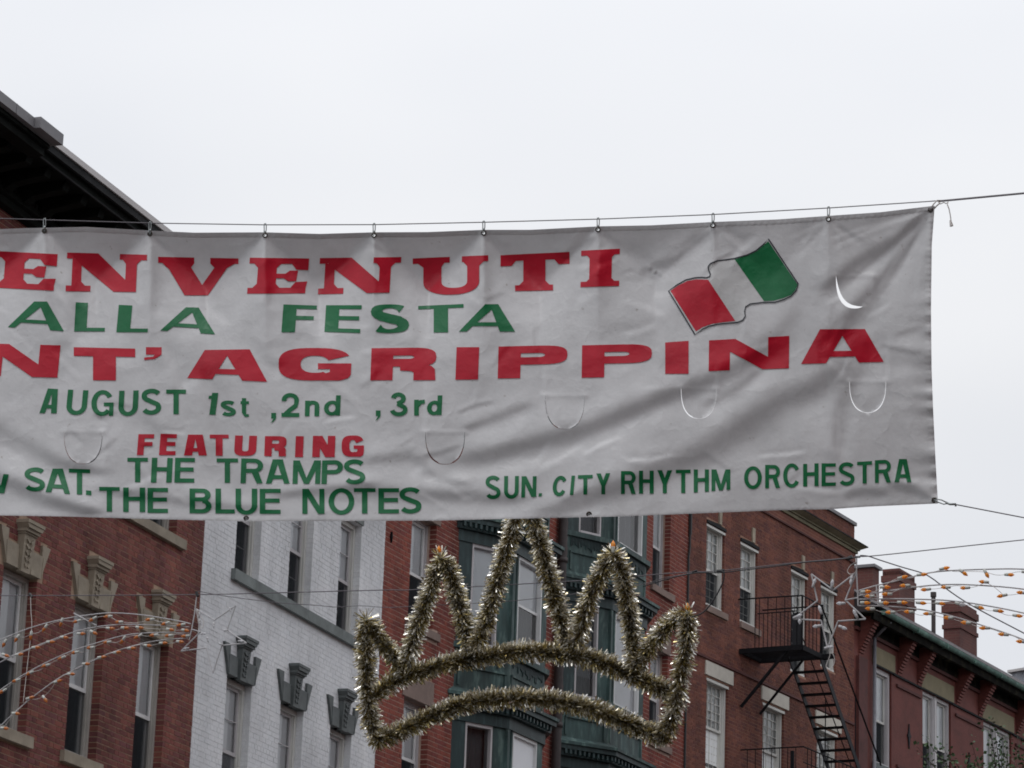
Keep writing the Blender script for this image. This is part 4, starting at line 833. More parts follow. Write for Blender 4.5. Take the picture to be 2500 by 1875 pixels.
def slit_poly(i):
    x0, x1, y0, y1 = SLITS[i]; cx = (x0+x1)/2; rx = (x1-x0)/2; H_ = y1-y0; n = 26; out = []; inn = []
    wl, wr = [(1.8, 2.8), (3.6, 3.2), (2.4, 1.3), (2.8, .5), (2.3, 2.1), (11, .6)][i]
    t1 = 1.0 if i not in (5,) else .62
    for k in range(n+1):
        t = math.pi*(1-k/n*t1) if i == 5 else math.pi*(1-k/n); c, s = math.cos(t), math.sin(t)
        X = cx+rx*(abs(c)**.85)*(1 if c > 0 else -1); Y = y0+H_*s**.75 if s > 0 else y0
        if i == 5: g = wl*math.sin(math.pi*min(1, (k+.001)/n))**.8
        else: g = (wl if c < 0 else wr)*(.25+.75*min(1, abs(s)*1.6))*(.35 if abs(c) < .25 else 1)
        vx, vy = cx-X, (y0-8)-Y; l = math.hypot(vx, vy); out.append((X, Y)); inn.append((X+vx/l*max(g, .3), Y+vy/l*max(g, .3)))
    return out + inn[::-1]
# outline of the cloth in picture pixels
XL = -470
outline = [(x, float(ytop(x))) for x in np.linspace(XL, 2283, 150)] + [(float(np.interp(y, rt_y, rt_x)), y) for y in np.linspace(512, 1222, 50)] + [(x, float(ybot(x))) for x in np.linspace(2290, XL, 120)]
def flat_mesh(loops, step, xr=None):
    """fill loops (outer + holes) and cut the fill on a regular grid so it can be bent"""
    tris = tessellate_polygon([[Vector((p[0], -p[1], 0)) for p in lp] for lp in loops]); pts = [p for lp in loops for p in lp]
    bm = bmesh.new(); vv = [bm.verts.new((p[0], -p[1], 0)) for p in pts]
    for t in tris:
        try: bm.faces.new([vv[i] for i in t])
        except ValueError: pass
    bm.normal_update()
    bmesh.ops.dissolve_limit(bm, angle_limit=.001, verts=bm.verts, edges=bm.edges) if len(loops) == 1 and False else None
    xs = [p[0] for p in pts]; ys = [-p[1] for p in pts]
    x = math.ceil(min(xs)/step)*step
    while x < max(xs):
        bmesh.ops.bisect_plane(bm, geom=bm.verts[:]+bm.edges[:]+bm.faces[:], dist=1e-4, plane_co=(x+.013, 0, 0), plane_no=(1, 0, 0)); x += step
    y = math.ceil(min(ys)/step)*step
    while y < max(ys):
        bmesh.ops.bisect_plane(bm, geom=bm.verts[:]+bm.edges[:]+bm.faces[:], dist=1e-4, plane_co=(0, y+.013, 0), plane_no=(0, 1, 0)); y += step
    bmesh.ops.triangulate(bm, faces=bm.faces[:])
    for f in bm.faces:
        if f.normal.z < 0: f.normal_flip()
    return bm
def grid_cloth(step=6.0):
    """regular grid of the cloth; the cells round the wind slits are filled from the slit outlines"""
    nx = int((2290-XL)/step); ny = 156
    U = np.linspace(0, 1, nx+1); V = np.linspace(0, 1, ny+1); UU, VV = np.meshgrid(U, V, indexing='ij')
    X = XL+(2283-XL)*UU; Yt = ytop(X); Yb = ybot(X); Y = Yt+(Yb-Yt)*VV
    xr = np.interp(Y, rt_y, rt_x); X = X+(xr-2283)*np.clip((X-2050)/233, 0, 1)**2; return X, Y
def bend(bm, extra, name, mat, parent, org, smooth=True):
    v = np.array([(q.co.x, -q.co.y) for q in bm.verts]); h = height(v[:, 0], v[:, 1])+extra
    for q, (x, y), hh in zip(bm.verts, v, h): q.co = Vector(bn_pt(x, y, hh)-org)
    me = bpy.data.meshes.new(name); bm.to_mesh(me); bm.free(); me.materials.append(mat)
    if smooth: me.polygons.foreach_set('use_smooth', [True]*len(me.polygons))
    o = bpy.data.objects.new(name, me); col.objects.link(o); o.parent = parent; return o
BORG = BN.hit(1100, 1280); BORG = np.array([BORG[0], BORG[1], BORG[2]])
ban = empty('festival_banner', tuple(BORG)); tag(ban, 'wide white vinyl banner with red and green lettering and a small waving flag', 'banner')

def build_cloth():
    X, Y = grid_cloth(4.5); nx, ny = X.shape
    blocks = []
    for (x0, x1, y0, y1) in SLITS: blocks.append((x0-14, x1+14, y0-12, y1+14))
    for (gx, gy) in GR: blocks.append((gx-7, gx+7, gy-7, gy+7))
    def inside(i, j):
        x, y = X[i, j], Y[i, j]
        return any(b[0] < x < b[1] and b[2] < y < b[3] for b in blocks)
    mask = np.zeros((nx-1, ny-1), int)-1
    for k, b in enumerate(blocks):
        cx = (X[:-1, :-1]+X[1:, 1:])/2; cy = (Y[:-1, :-1]+Y[1:, 1:])/2
        ii, jj = np.where((cx > b[0]) & (cx < b[1]) & (cy > b[2]) & (cy < b[3]))
        if len(ii): mask[ii.min():ii.max()+1, jj.min():jj.max()+1] = k
    verts = []; faces = []; idx = {}
    Hh = height(X, Y)
    def vid(i, j):
        if (i, j) not in idx: idx[(i, j)] = len(verts); verts.append((X[i, j], Y[i, j], Hh[i, j]))
        return idx[(i, j)]
    for i in range(nx-1):
        for j in range(ny-1):
            if mask[i, j] < 0: faces.append((vid(i, j+1), vid(i+1, j+1), vid(i+1, j), vid(i, j)))
    for k, b in enumerate(blocks):
        ii, jj = np.where(mask == k)
        if not len(ii): continue
        i0, i1, j0, j1 = ii.min(), ii.max()+1, jj.min(), jj.max()+1
        ring = [(i, j0) for i in range(i0, i1)] + [(i1, j) for j in range(j0, j1)] + [(i, j1) for i in range(i1, i0, -1)] + [(i0, j) for j in range(j1, j0, -1)]
        if k < len(SLITS): hole = slit_poly(k)
        else:
            gx, gy = GR[k-len(SLITS)]; hole = [(gx+3.6*math.cos(t), gy+3.6*math.sin(t)) for t in np.linspace(0, 2*math.pi, 13)[:-1]]
        # interior support points: use the grid vertices with a Delaunay fill constrained by ring and hole
        from mathutils.geometry import delaunay_2d_cdt
        pts = [(float(X[a]), float(Y[a])) for a in ring]; nr = len(pts); pts += hole; nh = len(hole)
        hp = np.array(hole)
        inner = []
        for i in range(i0+1, i1):
            for j in range(j0+1, j1):
                if np.min(np.hypot(hp[:, 0]-X[i, j], hp[:, 1]-Y[i, j])) > 2.2: inner.append((X[i, j], Y[i, j]))
        pts += inner
        edges = [(a, (a+1) % nr) for a in range(nr)] + [(nr+a, nr+(a+1) % nh) for a in range(nh)]
        res = delaunay_2d_cdt([Vector((p[0], p[1])) for p in pts], edges, [], 0, 1e-5)
        vo, fo, orig = res[0], res[2], res[3]
        # point in hole test
        def in_poly(x, y, P):
            c = False; n_ = len(P)
            for a in range(n_):
                x1_, y1_ = P[a]; x2_, y2_ = P[(a+1) % n_]
                if (y1_ > y) != (y2_ > y) and x < (x2_-x1_)*(y-y1_)/(y2_-y1_)+x1_: c = not c
            return c
        loc = {}; ringp = pts[:nr]
        cc = np.array([(p.x, p.y) for p in vo]); hh = height(cc[:, 0], cc[:, 1])
        for fc in fo:
            mx_ = sum(vo[a].x for a in fc)/3; my_ = sum(vo[a].y for a in fc)/3
            if in_poly(mx_, my_, hole) or not in_poly(mx_, my_, ringp): continue
            ids = []
            for a in fc:
                if a not in loc:
                    key = None
                    for o_ in orig[a]:
                        if o_ < nr: key = ring[o_]
                    if key is not None: loc[a] = vid(*key)
                    else: loc[a] = len(verts); verts.append((vo[a].x, vo[a].y, hh[a]))
                ids.append(loc[a])
            if len(set(ids)) == 3:
                (xa, ya, _), (xb, yb_, _), (xc, yc, _) = (verts[q_] for q_ in ids)
                if abs((xb-xa)*(yc-ya)-(xc-xa)*(yb_-ya)) < 5 and all(min(orig[a], default=10**9) < nr for a in fc): continue
                faces.append(tuple(ids) if (xb-xa)*(yc-ya)-(xc-xa)*(yb_-ya) < 0 else tuple(ids[::-1]))
    out = [bn_pt(x, y, h_)-BORG for x, y, h_ in verts]
    me = bpy.data.meshes.new('fabric'); me.from_pydata([tuple(p) for p in out], [], faces); me.materials.append(M['cloth'])
    me.polygons.foreach_set('use_smooth', [True]*len(me.polygons)); me.update()
    o = bpy.data.objects.new('fabric', me); col.objects.link(o); o.parent = ban
build_cloth()
# hem strips with stitched ridges
def hem_strip(pa, pb, n, holes=()):
    vs = []; fs = []
    for i in range(n+1):
        t = i/n; a = pa(t); b = pb(t)
        for k in range(5):
            q = k/4; x = a[0]+(b[0]-a[0])*q; y = a[1]+(b[1]-a[1])*q
            h = float(height(x, y)) + (1.1 if k < 4 else .2) + (.9*math.sin(i*1.9)*(1 if k == 3 else .35))
            vs.append(bn_pt(x, y, h)-BORG)
    skip = set()
    for i in range(n):
        t = (i+.5)/n; a = pa(t)
        if any(abs(a[0]-g[0]) < 7 for g in holes): continue
        for k in range(4): fs.append((i*5+k+1, (i+1)*5+k+1, (i+1)*5+k, i*5+k))
    m = MB(); m.add(vs, fs); return m.build('hem', M['hem'], ban, smooth=True)
hem_strip(lambda t: (XL+(2281-XL)*t, float(ytop(XL+(2281-XL)*t))+.1), lambda t: (XL+(2277-XL)*t, float(ytop(XL+(2281-XL)*t))+12.5), 560, GR)
hem_strip(lambda t: (XL+(2288-XL)*t, float(ybot(XL+(2288-XL)*t))-12.5), lambda t: (XL+(2289-XL)*t, float(ybot(XL+(2288-XL)*t))-.1), 560)
hem_strip(lambda t: (float(np.interp(520+695*t, rt_y, rt_x))-15, 520+695*t), lambda t: (float(np.interp(520+695*t, rt_y, rt_x))-.3, 520+695*t), 160)
# grommets
def torus(c, nrm, Rr, r, n=14, k=6):
    nrm = np.array(nrm)/np.linalg.norm(nrm); a = np.cross(nrm, (0, 0, 1)); a /= np.linalg.norm(a); b = np.cross(nrm, a); m = MB(); vs = []
    for i in range(n):
        t = 2*math.pi*i/n; e = math.cos(t)*a+math.sin(t)*b
        for j in range(k): q = 2*math.pi*j/k; vs.append(np.array(c)+e*(Rr+r*math.cos(q))+nrm*r*math.sin(q)*.6)
    fs = [(i*k+j, i*k+(j+1) % k, ((i+1) % n)*k+(j+1) % k, ((i+1) % n)*k+j) for i in range(n) for j in range(k)]
    m.add(vs, fs); return m
toc = -_F
for (x, y) in GR + [(2271.5, 512), (601, 1265.5), (1438, 1255.4), (2281, 1221), (-235, 1256)]:
    c = bn_pt(x, y, float(height(x, y))+1.6)-BORG; torus(c, toc, .0112, .0042).build('grommet', M['brass'], ban, smooth=True)
    if (x, y) not in GR:
        m = MB(); m.tube([c+toc*.002, c+toc*.003], .006, 10); m.build('grommet', M['steel'], ban)
# suspension cable and snap hooks
wire_x = [-4300, -900, 0, 109, 364, 645.6, 916, 1179, 1462.7, 1738, 2021.5, 2287, 2500, 3200, 5700]; wire_y = [430, 520, 533.6, 537, 544.7, 549, 548.5, 542.8, 535, 524, 508, 490.6, 470.7, 405, 120]
wy = lambda x: float(np.interp(x, wire_x, wire_y))
cab = empty('banner_cable', tuple(BN.hit(1250, 540))); tag(cab, 'thin steel cable stretched across the sky carrying the top edge of the banner', 'cable')
CO = BN.hit(1250, 540)
m = MB(); m.tube([bn_pt(x, wy(x), 0)-CO for x in np.linspace(-4300, 5700, 260)], .0031, 5); m.build('wire', M['cable'], cab, smooth=True)
m = MB(); m.tube([bn_pt(x, wy(x)+2, 2)-CO for x in np.linspace(2290, 5700, 40)], .0042, 5); m.build('wire', M['cable'], cab, smooth=True)
for (gx, gy) in GR:
    y0 = wy(gx); a = [(gx-1.2, y0-3), (gx+1.8, y0-3.5), (gx+3.2, y0+1), (gx+3, y0+12), (gx+1.2, gy-3), (gx-.8, gy+2), (gx-2.6, gy-4), (gx-1.9, y0+12), (gx-2.2, y0+1), (gx-1.2, y0-3)]
    m = MB(); m.tube([bn_pt(x, y, 4+(4 if i in (5,) else 0))-BORG for i, (x, y) in enumerate(a)], .0030, 5, caps=False); m.tube([bn_pt(gx+.8, y0+15, 4)-BORG, bn_pt(gx+.8, gy-6, 4)-BORG], .006, 6)
    m.build('snap_hook', M['steel'], ban, smooth=True)
# corner tie: rope loops and tail
m = MB(); m.tube([bn_pt(*p)-BORG for p in [(2271, 513, 4), (2278, 500, 5), (2288, 489, 6), (2296, 489, 2), (2293, 497, 5), (2286, 503, 6), (2281, 509, 3)]], .0042, 5)
m.tube([bn_pt(*p)-BORG for p in [(2288, 490, 4), (2296, 498, 6), (2304, 494, 2), (2310, 497, 5), (2315, 492, 3), (2313, 500, 4), (2317, 510, 2), (2320, 525, 2), (2322, 540, 3), (2321, 549, 3)]], .0032, 5)
m.build('corner_tie', M['cordw'], ban, smooth=True)
m = MB(); m.tube([bn_pt(*p)-BORG for p in [(2320, 538, 3), (2323, 552, 3)]], [.005, .011], 5); m.build('rope_tail', M['cordw'], ban)
m = MB()
m.tube([bn_pt(*p)-BORG for p in [(2281, 1221, 4), (2289, 1219, 5), (2299, 1221, 5), (2309, 1226, 3), (2311, 1230, 1), (2304, 1231, -2), (2290, 1226, -2), (2281, 1221, -3)]], .0036, 5); m.tube([bn_pt(*p)-BORG for p in [(2309, 1227, 2), (2320, 1231, 3), (2333, 1231, 1), (2333, 1236, 1)]], .0065, 6)
m.build('corner_clip', M['steel'], ban, smooth=True)
rp = empty('banner_tie_wire', tuple(BN.hit(2335, 1233))); tag(rp, 'thin wire running right and down from the bottom right corner of the banner', 'wire'); RO = BN.hit(2335, 1233)
m = MB(); m.tube([bn_pt(2334, 1232, 1)-RO, bn_pt(2500, 1264, 0)-RO, bn_pt(5700, 1890, 0)-RO], .0034, 5); m.build('wire', M['cable'], rp)

# ------------------------------------------------------------------ lettering, drawn as strokes and polygons
def arc(cx, cy, rx, ry, a0, a1, n=14, p=2.0):
    out = []
    for i in range(n+1):
        t = R(a0+(a1-a0)*i/n); c, s = math.cos(t), math.sin(t); out.append((cx+rx*math.copysign(abs(c)**(2/p), c), cy+ry*math.copysign(abs(s)**(2/p), s)))
    return out
def stroke(pts, tv, th, closed=False, mid=0):
    P = [np.array(p, float) for p in pts]; n = len(P); q = []
    for i in range(n):
        a = P[(i-1) % n] if closed or i > 0 else P[i]; b = P[(i+1) % n] if closed or i < n-1 else P[i]; d = b-a; l = np.hypot(*d)+1e-9; d = d/l
        w = math.sqrt((tv*abs(d[1]))**2+(th*abs(d[0]))**2)/2; w = max(w, mid/2*(1-min(1, abs(i/(n-1)-.5)/.24)**2)) if mid else w; nn = np.array([-d[1], d[0]]); q.append((P[i]+nn*w, P[i]-nn*w))
    r = []
    m_ = n if closed else n-1
    for i in range(m_): a, b = q[i], q[(i+1) % n]; r.append([tuple(a[0]), tuple(b[0]), tuple(b[1]), tuple(a[1])])
    return ('strip', r)
def ring(cx, cy, rxo, ryo, rxi, ryi, a0, a1, n=16, p=2.0, pi_=None):
    o = arc(cx, cy, rxo, ryo, a0, a1, n, p); i_ = arc(cx, cy, rxi, ryi, a0, a1, n, pi_ or p); return ('strip', [[o[k], o[k+1], i_[k+1], i_[k]] for k in range(n)])
def glyph(ch, W, H, tv, th, style='h'):
    """list of pieces in a W x H cell, y up"""
    rc = lambda x0, y0, x1, y1: ('poly', [(x0, y0), (x1, y0), (x1, y1), (x0, y1)])
    p = 2.0 if style == 'h' else 3.0; tvs = tv
    if style == 'serif':
        sh = th; br = min(10, W*.07)
        def foot(x0, x1, y, up):   # slab with bracket
            return rc(x0, y, x1, y+sh) if up else rc(x0, y-sh, x1, y)
        def stem(x0, x1):
            return ('poly', [(x0-br, sh), (x0, sh+br), (x0, H-sh-br), (x0-br, H-sh), (x1+br, H-sh), (x1, H-sh-br), (x1, sh+br), (x1+br, sh)])
        if ch == 'I': a, b = W*.22, W*.80; return [foot(0, W, 0, True), foot(0, W, H, False), stem(a, b)]
        if ch == 'E': a, b = W*.15, W*.47; return [foot(0, W*.98, 0, True), foot(0, W, H, False), stem(a, b), ('poly', [(W*.72, sh), (W*.98, sh), (W, sh*2.1), (W*.80, sh*2.0)]), ('poly', [(W*.80, H-sh*2), (W, H-sh*2.1), (W, H-sh), (W*.72, H-sh)]), ('poly', [(b, H*.43), (W*.60, H*.43), (W*.68, H*.345), (W*.81, H*.345), (W*.83, H*.65), (W*.69, H*.65), (W*.62, H*.56), (b, H*.56)])]
        if ch == 'N':
            a0, a1, b0, b1 = W*.07, W*.19, W*.74, W*.88
            return [foot(0, W*.31, 0, True), ('poly', [(0, H-sh), (W*.10, H-sh), (W*.10, H), (0, H)]), ('poly', [(a0, sh), (W*.24, sh), (a1, sh+br), (a1, H*.66), (a1, H-sh), (a0, H-sh)]), foot(W*.66, W, H, False), ('poly', [(b0, 0), (b1, 0), (b1, H-sh-br), (W*.93, H-sh), (W*.70, H-sh), (b0, H-sh-br)]), ('poly', [(W*.06, H), (W*.39, H), (b0+2, H*.30), (W*.86, 0), (W*.60, 0), (a1-1, H*.68), (W*.08, H*.9)])]
        if ch == 'V': return [foot(0, W*.45, H, False), foot(W*.65, W, H, False), ('poly', [(W*.05, H-sh), (W*.45, H-sh), (W*.41, H-sh-br), (W*.56, H*.24), (W*.625, 0), (W*.33, 0), (W*.14, H-sh-br*1.6)]), ('poly', [(W*.65, H-sh), (W*.95, H-sh), (W*.86, H-sh-br), (W*.62, 0), (W*.44, 0), (W*.53, H*.22), (W*.70, H-sh-br)])]
        if ch == 'U':
            out = arc(W*.51, H*.33, W*.37, H*.34, 180, 360, 16, 2.2); inn = arc(W*.55, H*.34, W*.17, H*.17, 180, 360, 16, 2.3)
            strip_ = ('strip', [[out[i], out[i+1], inn[i+1], inn[i]] for i in range(16)])
            return [foot(0, W*.49, H, False), foot(W*.65, W, H, False), ('poly', [(W*.14, H*.33), (W*.38, H*.34), (W*.38, H-sh-br), (W*.42, H-sh), (W*.07, H-sh), (W*.14, H-sh-br)]), ('poly', [(W*.72, H*.34), (W*.88, H*.33), (W*.88, H-sh-br), (W*.94, H-sh), (W*.67, H-sh), (W*.72, H-sh-br)]), strip_]
        if ch == 'T': return [rc(0, H-sh*1.15, W, H), ('poly', [(0, H-sh*2), (W*.16, H-sh*2), (W*.22, H-sh*1.15), (0, H-sh*1.15)]), ('poly', [(W*.84, H-sh*2), (W, H-sh*2), (W, H-sh*1.15), (W*.78, H-sh*1.15)]), foot(W*.21, W*.76, 0, True), ('poly', [(W*.27, sh), (W*.33, sh+br), (W*.33, H-sh*1.15), (W*.65, H-sh*1.15), (W*.65, sh+br), (W*.71, sh)])]
        if ch == 'B': a, b = W*.12, W*.42; return [foot(0, W*.6, 0, True), foot(0, W*.6, H, False), stem(a, b), stroke([(W*.5, H-sh/2)]+arc(W*.62, H*.75, W*.22, H*.18, 90, -90, 10)+[(W*.4, H*.53)], W*.26, sh), stroke([(W*.4, H*.50)]+arc(W*.66, H*.27, W*.22, H*.2, 90, -90, 10)+[(W*.5, sh/2)], W*.26, sh)]
    if ch == 'I': return [rc(0, 0, W, H)]
    if ch == 'T': return [rc(0, H-th, W, H), rc(W/2-tv/2, 0, W/2+tv/2, H-th)]
    if ch == 'L': return [rc(0, 0, tv, H), rc(tv, 0, W, th)]
    if ch == 'E': return [rc(0, 0, tv, H), rc(tv, 0, W, th), rc(tv, H-th, W, H), rc(tv, H*.53-th/2, W*.95, H*.53+th/2)]
    if ch == 'F': return [rc(0, 0, tv, H), rc(tv, H-th, W, H), rc(tv, H*.53-th/2, W*.93, H*.53+th/2)]
    if ch == 'H': return [rc(0, 0, tv, H), rc(W-tv, 0, W, H), rc(tv, H*.54-th/2, W-tv, H*.54+th/2)]
    if ch == 'A':
        l, r_ = (tv*.62, tv*1.25) if style == 'flare' else (tv*1.05, tv*1.05); ap = max(0, W*.5-(l+r_)*.45)
        a0 = ap; a1 = W-ap
        if style == 'flare': a0, a1 = W*.47, W*.70
        z = .27
        xi = lambda y: (l+(a0+(l+0)*.9-l)*(y/H))
        return [('poly', [(0, 0), (l, 0), ((a0+a1)/2+(0), H*.80), (a1, H), (a0, H)]), ('poly', [(W-r_, 0), (W, 0), (a1, H), (a0, H), ((a0+a1)/2, H*.80)]), ('poly', [(W*.5*z*.9+l*.3, H*z-th/2), (W-W*.5*z*.9-r_*.4, H*z-th/2), (W-W*.5*(z+.08)-r_*.4, H*z+th/2), (W*.5*(z+.1)+l*.3, H*z+th/2)])]
    if ch == 'N': return [rc(0, 0, tv*.92, H), rc(W-tv*.92, 0, W, H), ('poly', [(0, H), (tv*1.15, H), (W, 0), (W-tv*1.15, 0)])]
    if ch == 'M': return [rc(0, 0, tv*.85, H), rc(W-tv*.85, 0, W, H), ('poly', [(0, H), (tv*1.1, H), (W/2+tv*.4, 0), (W/2-tv*.4, 0)]), ('poly', [(W, H), (W-tv*1.1, H), (W/2-tv*.4, 0), (W/2+tv*.4, 0)])]
    if ch == 'W': return [('poly', [(0, H), (tv, H), (W*.30, 0), (W*.30-tv, 0)]), ('poly', [(W*.30, 0), (W*.30-tv, 0), (W*.5-tv/2, H), (W*.5+tv/2, H)]), ('poly', [(W*.5-tv/2, H), (W*.5+tv/2, H), (W*.70+tv, 0), (W*.70, 0)]), ('poly', [(W, H), (W-tv, H), (W*.70, 0), (W*.70+tv, 0)])]
    if ch == 'Y': return [rc(W/2-tv/2, 0, W/2+tv/2, H*.42), ('poly', [(0, H), (tv*1.15, H), (W/2+tv/2, H*.42), (W/2-tv/2, H*.40)]), ('poly', [(W, H), (W-tv*1.15, H), (W/2-tv/2, H*.42), (W/2+tv/2, H*.40)])]
    if ch == 'U': return [('poly', [(0, H*.36), (tv, H*.36), (tv, H), (0, H)]), ('poly', [(W-tv, H*.36), (W, H*.36), (W, H), (W-tv, H)]), ring(W/2, H*.36, W/2, H*.36, W/2-tv, H*.36-th, 180, 360, 18, p)]
    if ch == 'O': return [ring(W/2, H/2, W/2, H/2, W/2-tv, H/2-th, 0, 360, 40, p)]
    if ch == 'C': return [ring(W/2, H/2, W/2, H/2, W/2-tv, H/2-th, 34, 326, 30, p)]
    if ch == 'G':
        if style == 'h': return [ring(W/2, H/2, W/2, H/2, W/2-tv, H/2-th, 34, 318, 30, p), rc(W*.56, H*.52-th*.9, W-tv*.75, H*.52), ('poly', [(W-tv*.8, 0), (W, 0), (W, H*.52), (W-tv*.8, H*.52)])]
        return [ring(W/2, H/2, W/2, H/2, W/2-tv, H/2-th, 24, 300, 34, 2.9, 2.4), rc(W*.54, H*.53-th*.75, W*.74, H*.53), ('poly', [(W*.60, .0), (W*.84, 0), (W*.95, H*.07), (W*.99, H*.17), (W, H*.53), (W*.72, H*.53), (W*.70, H*.26), (W*.60, H*.2)])]
    if ch == 'S':
        rx, ry, ry2 = W*.5-tv/2, H*.27-th/2, H*.28-th/2; cy1, cy2 = H-th/2-ry, th/2+ry2
        return [stroke(arc(W*.5, cy1, rx, ry, 25, 222, 18, 2.1)+[(W*.5, H*.505)]+arc(W*.5, cy2, rx, ry2, 42, -155, 18, 2.1), tv, th, mid=tv*(.72 if style != 'h' else .86))]
    if ch in 'PR':
        g = [rc(0, 0, tv, H), rc(tv, H-th, W*.58, H), rc(tv, H*.42, W*.58, H*.42+th), ring(W*.58, H*.71, W*.42, H*.29, max(W*.42-tv, 2), H*.29-th, 90, -90, 16, p, 2.2)]
        if ch == 'R': g += [('poly', [(W*.48, H*.45), (W*.80, H*.45), (W, 0), (W-tv*1.1, 0)]) if style == 'h' else ('poly', [(W*.45, H*.44), (W*.80, H*.50), (W*.93, H*.44), (W*.985, H*.34), (W, 0), (W-tv, 0), (W-tv, H*.24), (W*.62, H*.28), (W*.45, H*.30)])]
        return g
    if ch == 'B': return [rc(0, 0, tv, H), rc(tv, H-th, W*.58, H), rc(tv, H*.48, W*.58, H*.48+th), rc(tv, 0, W*.58, th), ring(W*.58, H*.74, W*.38, H*.26, W*.38-tv, H*.26-th, 90, -90, 12), ring(W*.58, H*.29, W*.42, H*.29, W*.42-tv, H*.29-th, 90, -90, 12)]
    if ch == '1': return [rc(W-tv, 0, W, H), ('poly', [(0, H*.72), (0, H*.86), (W*.3, H*.88), (W-tv, H), (W-tv, H*.74)])]
    if ch == '2': return [rc(0, 0, W, th), stroke(arc(W/2, H*.70, W/2-tv/2, H*.30-th/2, 190, -10, 16)+[(W*.80, H*.48), (W*.45, H*.28), (W*.2, th*.6)], tv*.9, th)]
    if ch == '3': return [stroke(arc(W*.48, H*.745, W*.42-tv/2, H*.255-th/2, 175, -60, 16)+[(W*.42, H*.53)], tv*.9, th), stroke([(W*.42, H*.53)]+arc(W*.5, H*.27, W*.5-tv/2, H*.27-th/2, 60, -175, 16), tv*.9, th)]
    if ch == 's': return glyph('S', W, H, tv, th)
    if ch == 't': return [stroke([(W*.42, H), (W*.42, H*.22), (W*.60, H*.06), (W, H*.06)], tv*.95, th*.9), rc(0, H*.68, W, H*.68+th)]
    if ch == 'n': return [rc(0, 0, tv, H), stroke([(tv*.6, H*.72)]+arc(W/2+tv*.1, H*.66, W/2-tv*.6, H*.34-th/2, 150, 0, 10)+[(W-tv/2, 0)], tv, th)]
    if ch == 'r': return [rc(0, 0, tv, H), stroke([(tv*.7, H*.62), (W*.6, H*.84), (W, H*.86)], tv, th*1.1)]
    if ch == 'd': return [rc(W-tv, 0, W, H), ring(W*.5, H*.37, W*.5, H*.37, W*.5-tv, H*.37-th, 0, 360, 24)]
    if ch == '.': return [rc(0, 0, W, H)]
    if ch == ',': return [('poly', [(W*.15, H*.45), (W, H*.45), (W, H), (W*.15, H)]), ('poly', [(0, 0), (W*.55, H*.15), (W, H*.45), (W*.55, H*.45), (W*.3, H*.2)])]
    if ch == "'": return [rc(W*.1, H*.42, W, H), ('poly', [(0, 0), (W*.6, H*.08), (W, H*.42), (W*.62, H*.42), (W*.5, H*.26), (0, H*.2)])]
    return []
def clip_x(poly, x0): return poly
def text_line(spec, style, color, label, lay=0):
    """one mesh per letter. spec: (char, xl, xr, ytop_l, ytop_r, ybot_l, ybot_r, tv, th, slant)"""
    cname = label.split()[0]
    for ch, xl, xr, tl, tr, bl, br_, tv, th, sl in spec:
        W = xr-xl-abs(sl); H = (bl+br_)/2-(tl+tr)/2; bmA = bmesh.new(); k = 0
        for piece in glyph(ch, W, H, tv, th, style):
            polys = [piece[1]] if piece[0] == 'poly' else piece[1]; k += 1; off = 1.5+.10*k
            for P in polys:
                q = []
                for (x, y) in P:
                    u = x/W; v = y/H; px_ = xl+x+(sl*v if sl >= 0 else -sl*(1-v)); t = tl+(tr-tl)*u; b_ = bl+(br_-bl)*u; q.append((px_, b_+(t-b_)*v))
                key = [bmA.verts.new((a, -b2, off)) for a, b2 in q]
                try: bmA.faces.new(key)
                except ValueError: pass
        bmesh.ops.remove_doubles(bmA, verts=bmA.verts[:], dist=.02)
        xs = [v.co.x for v in bmA.verts]; ys = [v.co.y for v in bmA.verts]; step = 6.0
        x = min(xs)+step
        while x < max(xs): bmesh.ops.bisect_plane(bmA, geom=bmA.verts[:]+bmA.edges[:]+bmA.faces[:], dist=1e-4, plane_co=(x, 0, 0), plane_no=(1, 0, 0)); x += step
        y = min(ys)+step
        while y < max(ys): bmesh.ops.bisect_plane(bmA, geom=bmA.verts[:]+bmA.edges[:]+bmA.faces[:], dist=1e-4, plane_co=(0, y, 0), plane_no=(0, 1, 0)); y += step
        bmesh.ops.triangulate(bmA, faces=bmA.faces[:])
        for f in bmA.faces:
            f.normal_update()
            if f.normal.z < 0: f.normal_flip()
        v = np.array([(q.co.x, -q.co.y, q.co.z) for q in bmA.verts]); h = height(v[:, 0], v[:, 1])+v[:, 2]
        for q, (x_, y_, _), hh in zip(bmA.verts, v, h): q.co = Vector(bn_pt(x_, y_, hh)-BORG)
        me = bpy.data.meshes.new('letter'); bmA.to_mesh(me); bmA.free(); me.materials.append(M[color]); me.polygons.foreach_set('use_smooth', [True]*len(me.polygons))
        o = bpy.data.objects.new('comma_mark' if ch in ",'." else 'letter', me); col.objects.link(o); o.parent = ban; o['label'] = cname+' printed character '+ch
S_ = 'serif'
text_line([('B', -195, -45, 611, 612, 701, 703, 50, 14, 6), ('E', -15, 141, 613, 620.5, 702, 710, 50, 14, 7), ('N', 160, 359, 616.5, 622, 711, 713, 44, 14, 4), ('V', 386, 582, 627, 631, 721, 721, 52, 14, 0), ('E', 603, 755, 629, 631, 717, 716, 48, 14, 7),
           ('N', 776, 980, 630, 627.5, 718.5, 713.5, 44, 14, 5), ('U', 1007.6, 1192, 631, 623, 721, 716, 44, 14, 0), ('T', 1222, 1390.5, 623, 615, 711, 708, 50, 14, 0), ('I', 1417, 1513.5, 612, 607, 701, 698, 54, 13, 2)], S_, 'red', 'red slab-serif word BENVENUTI')
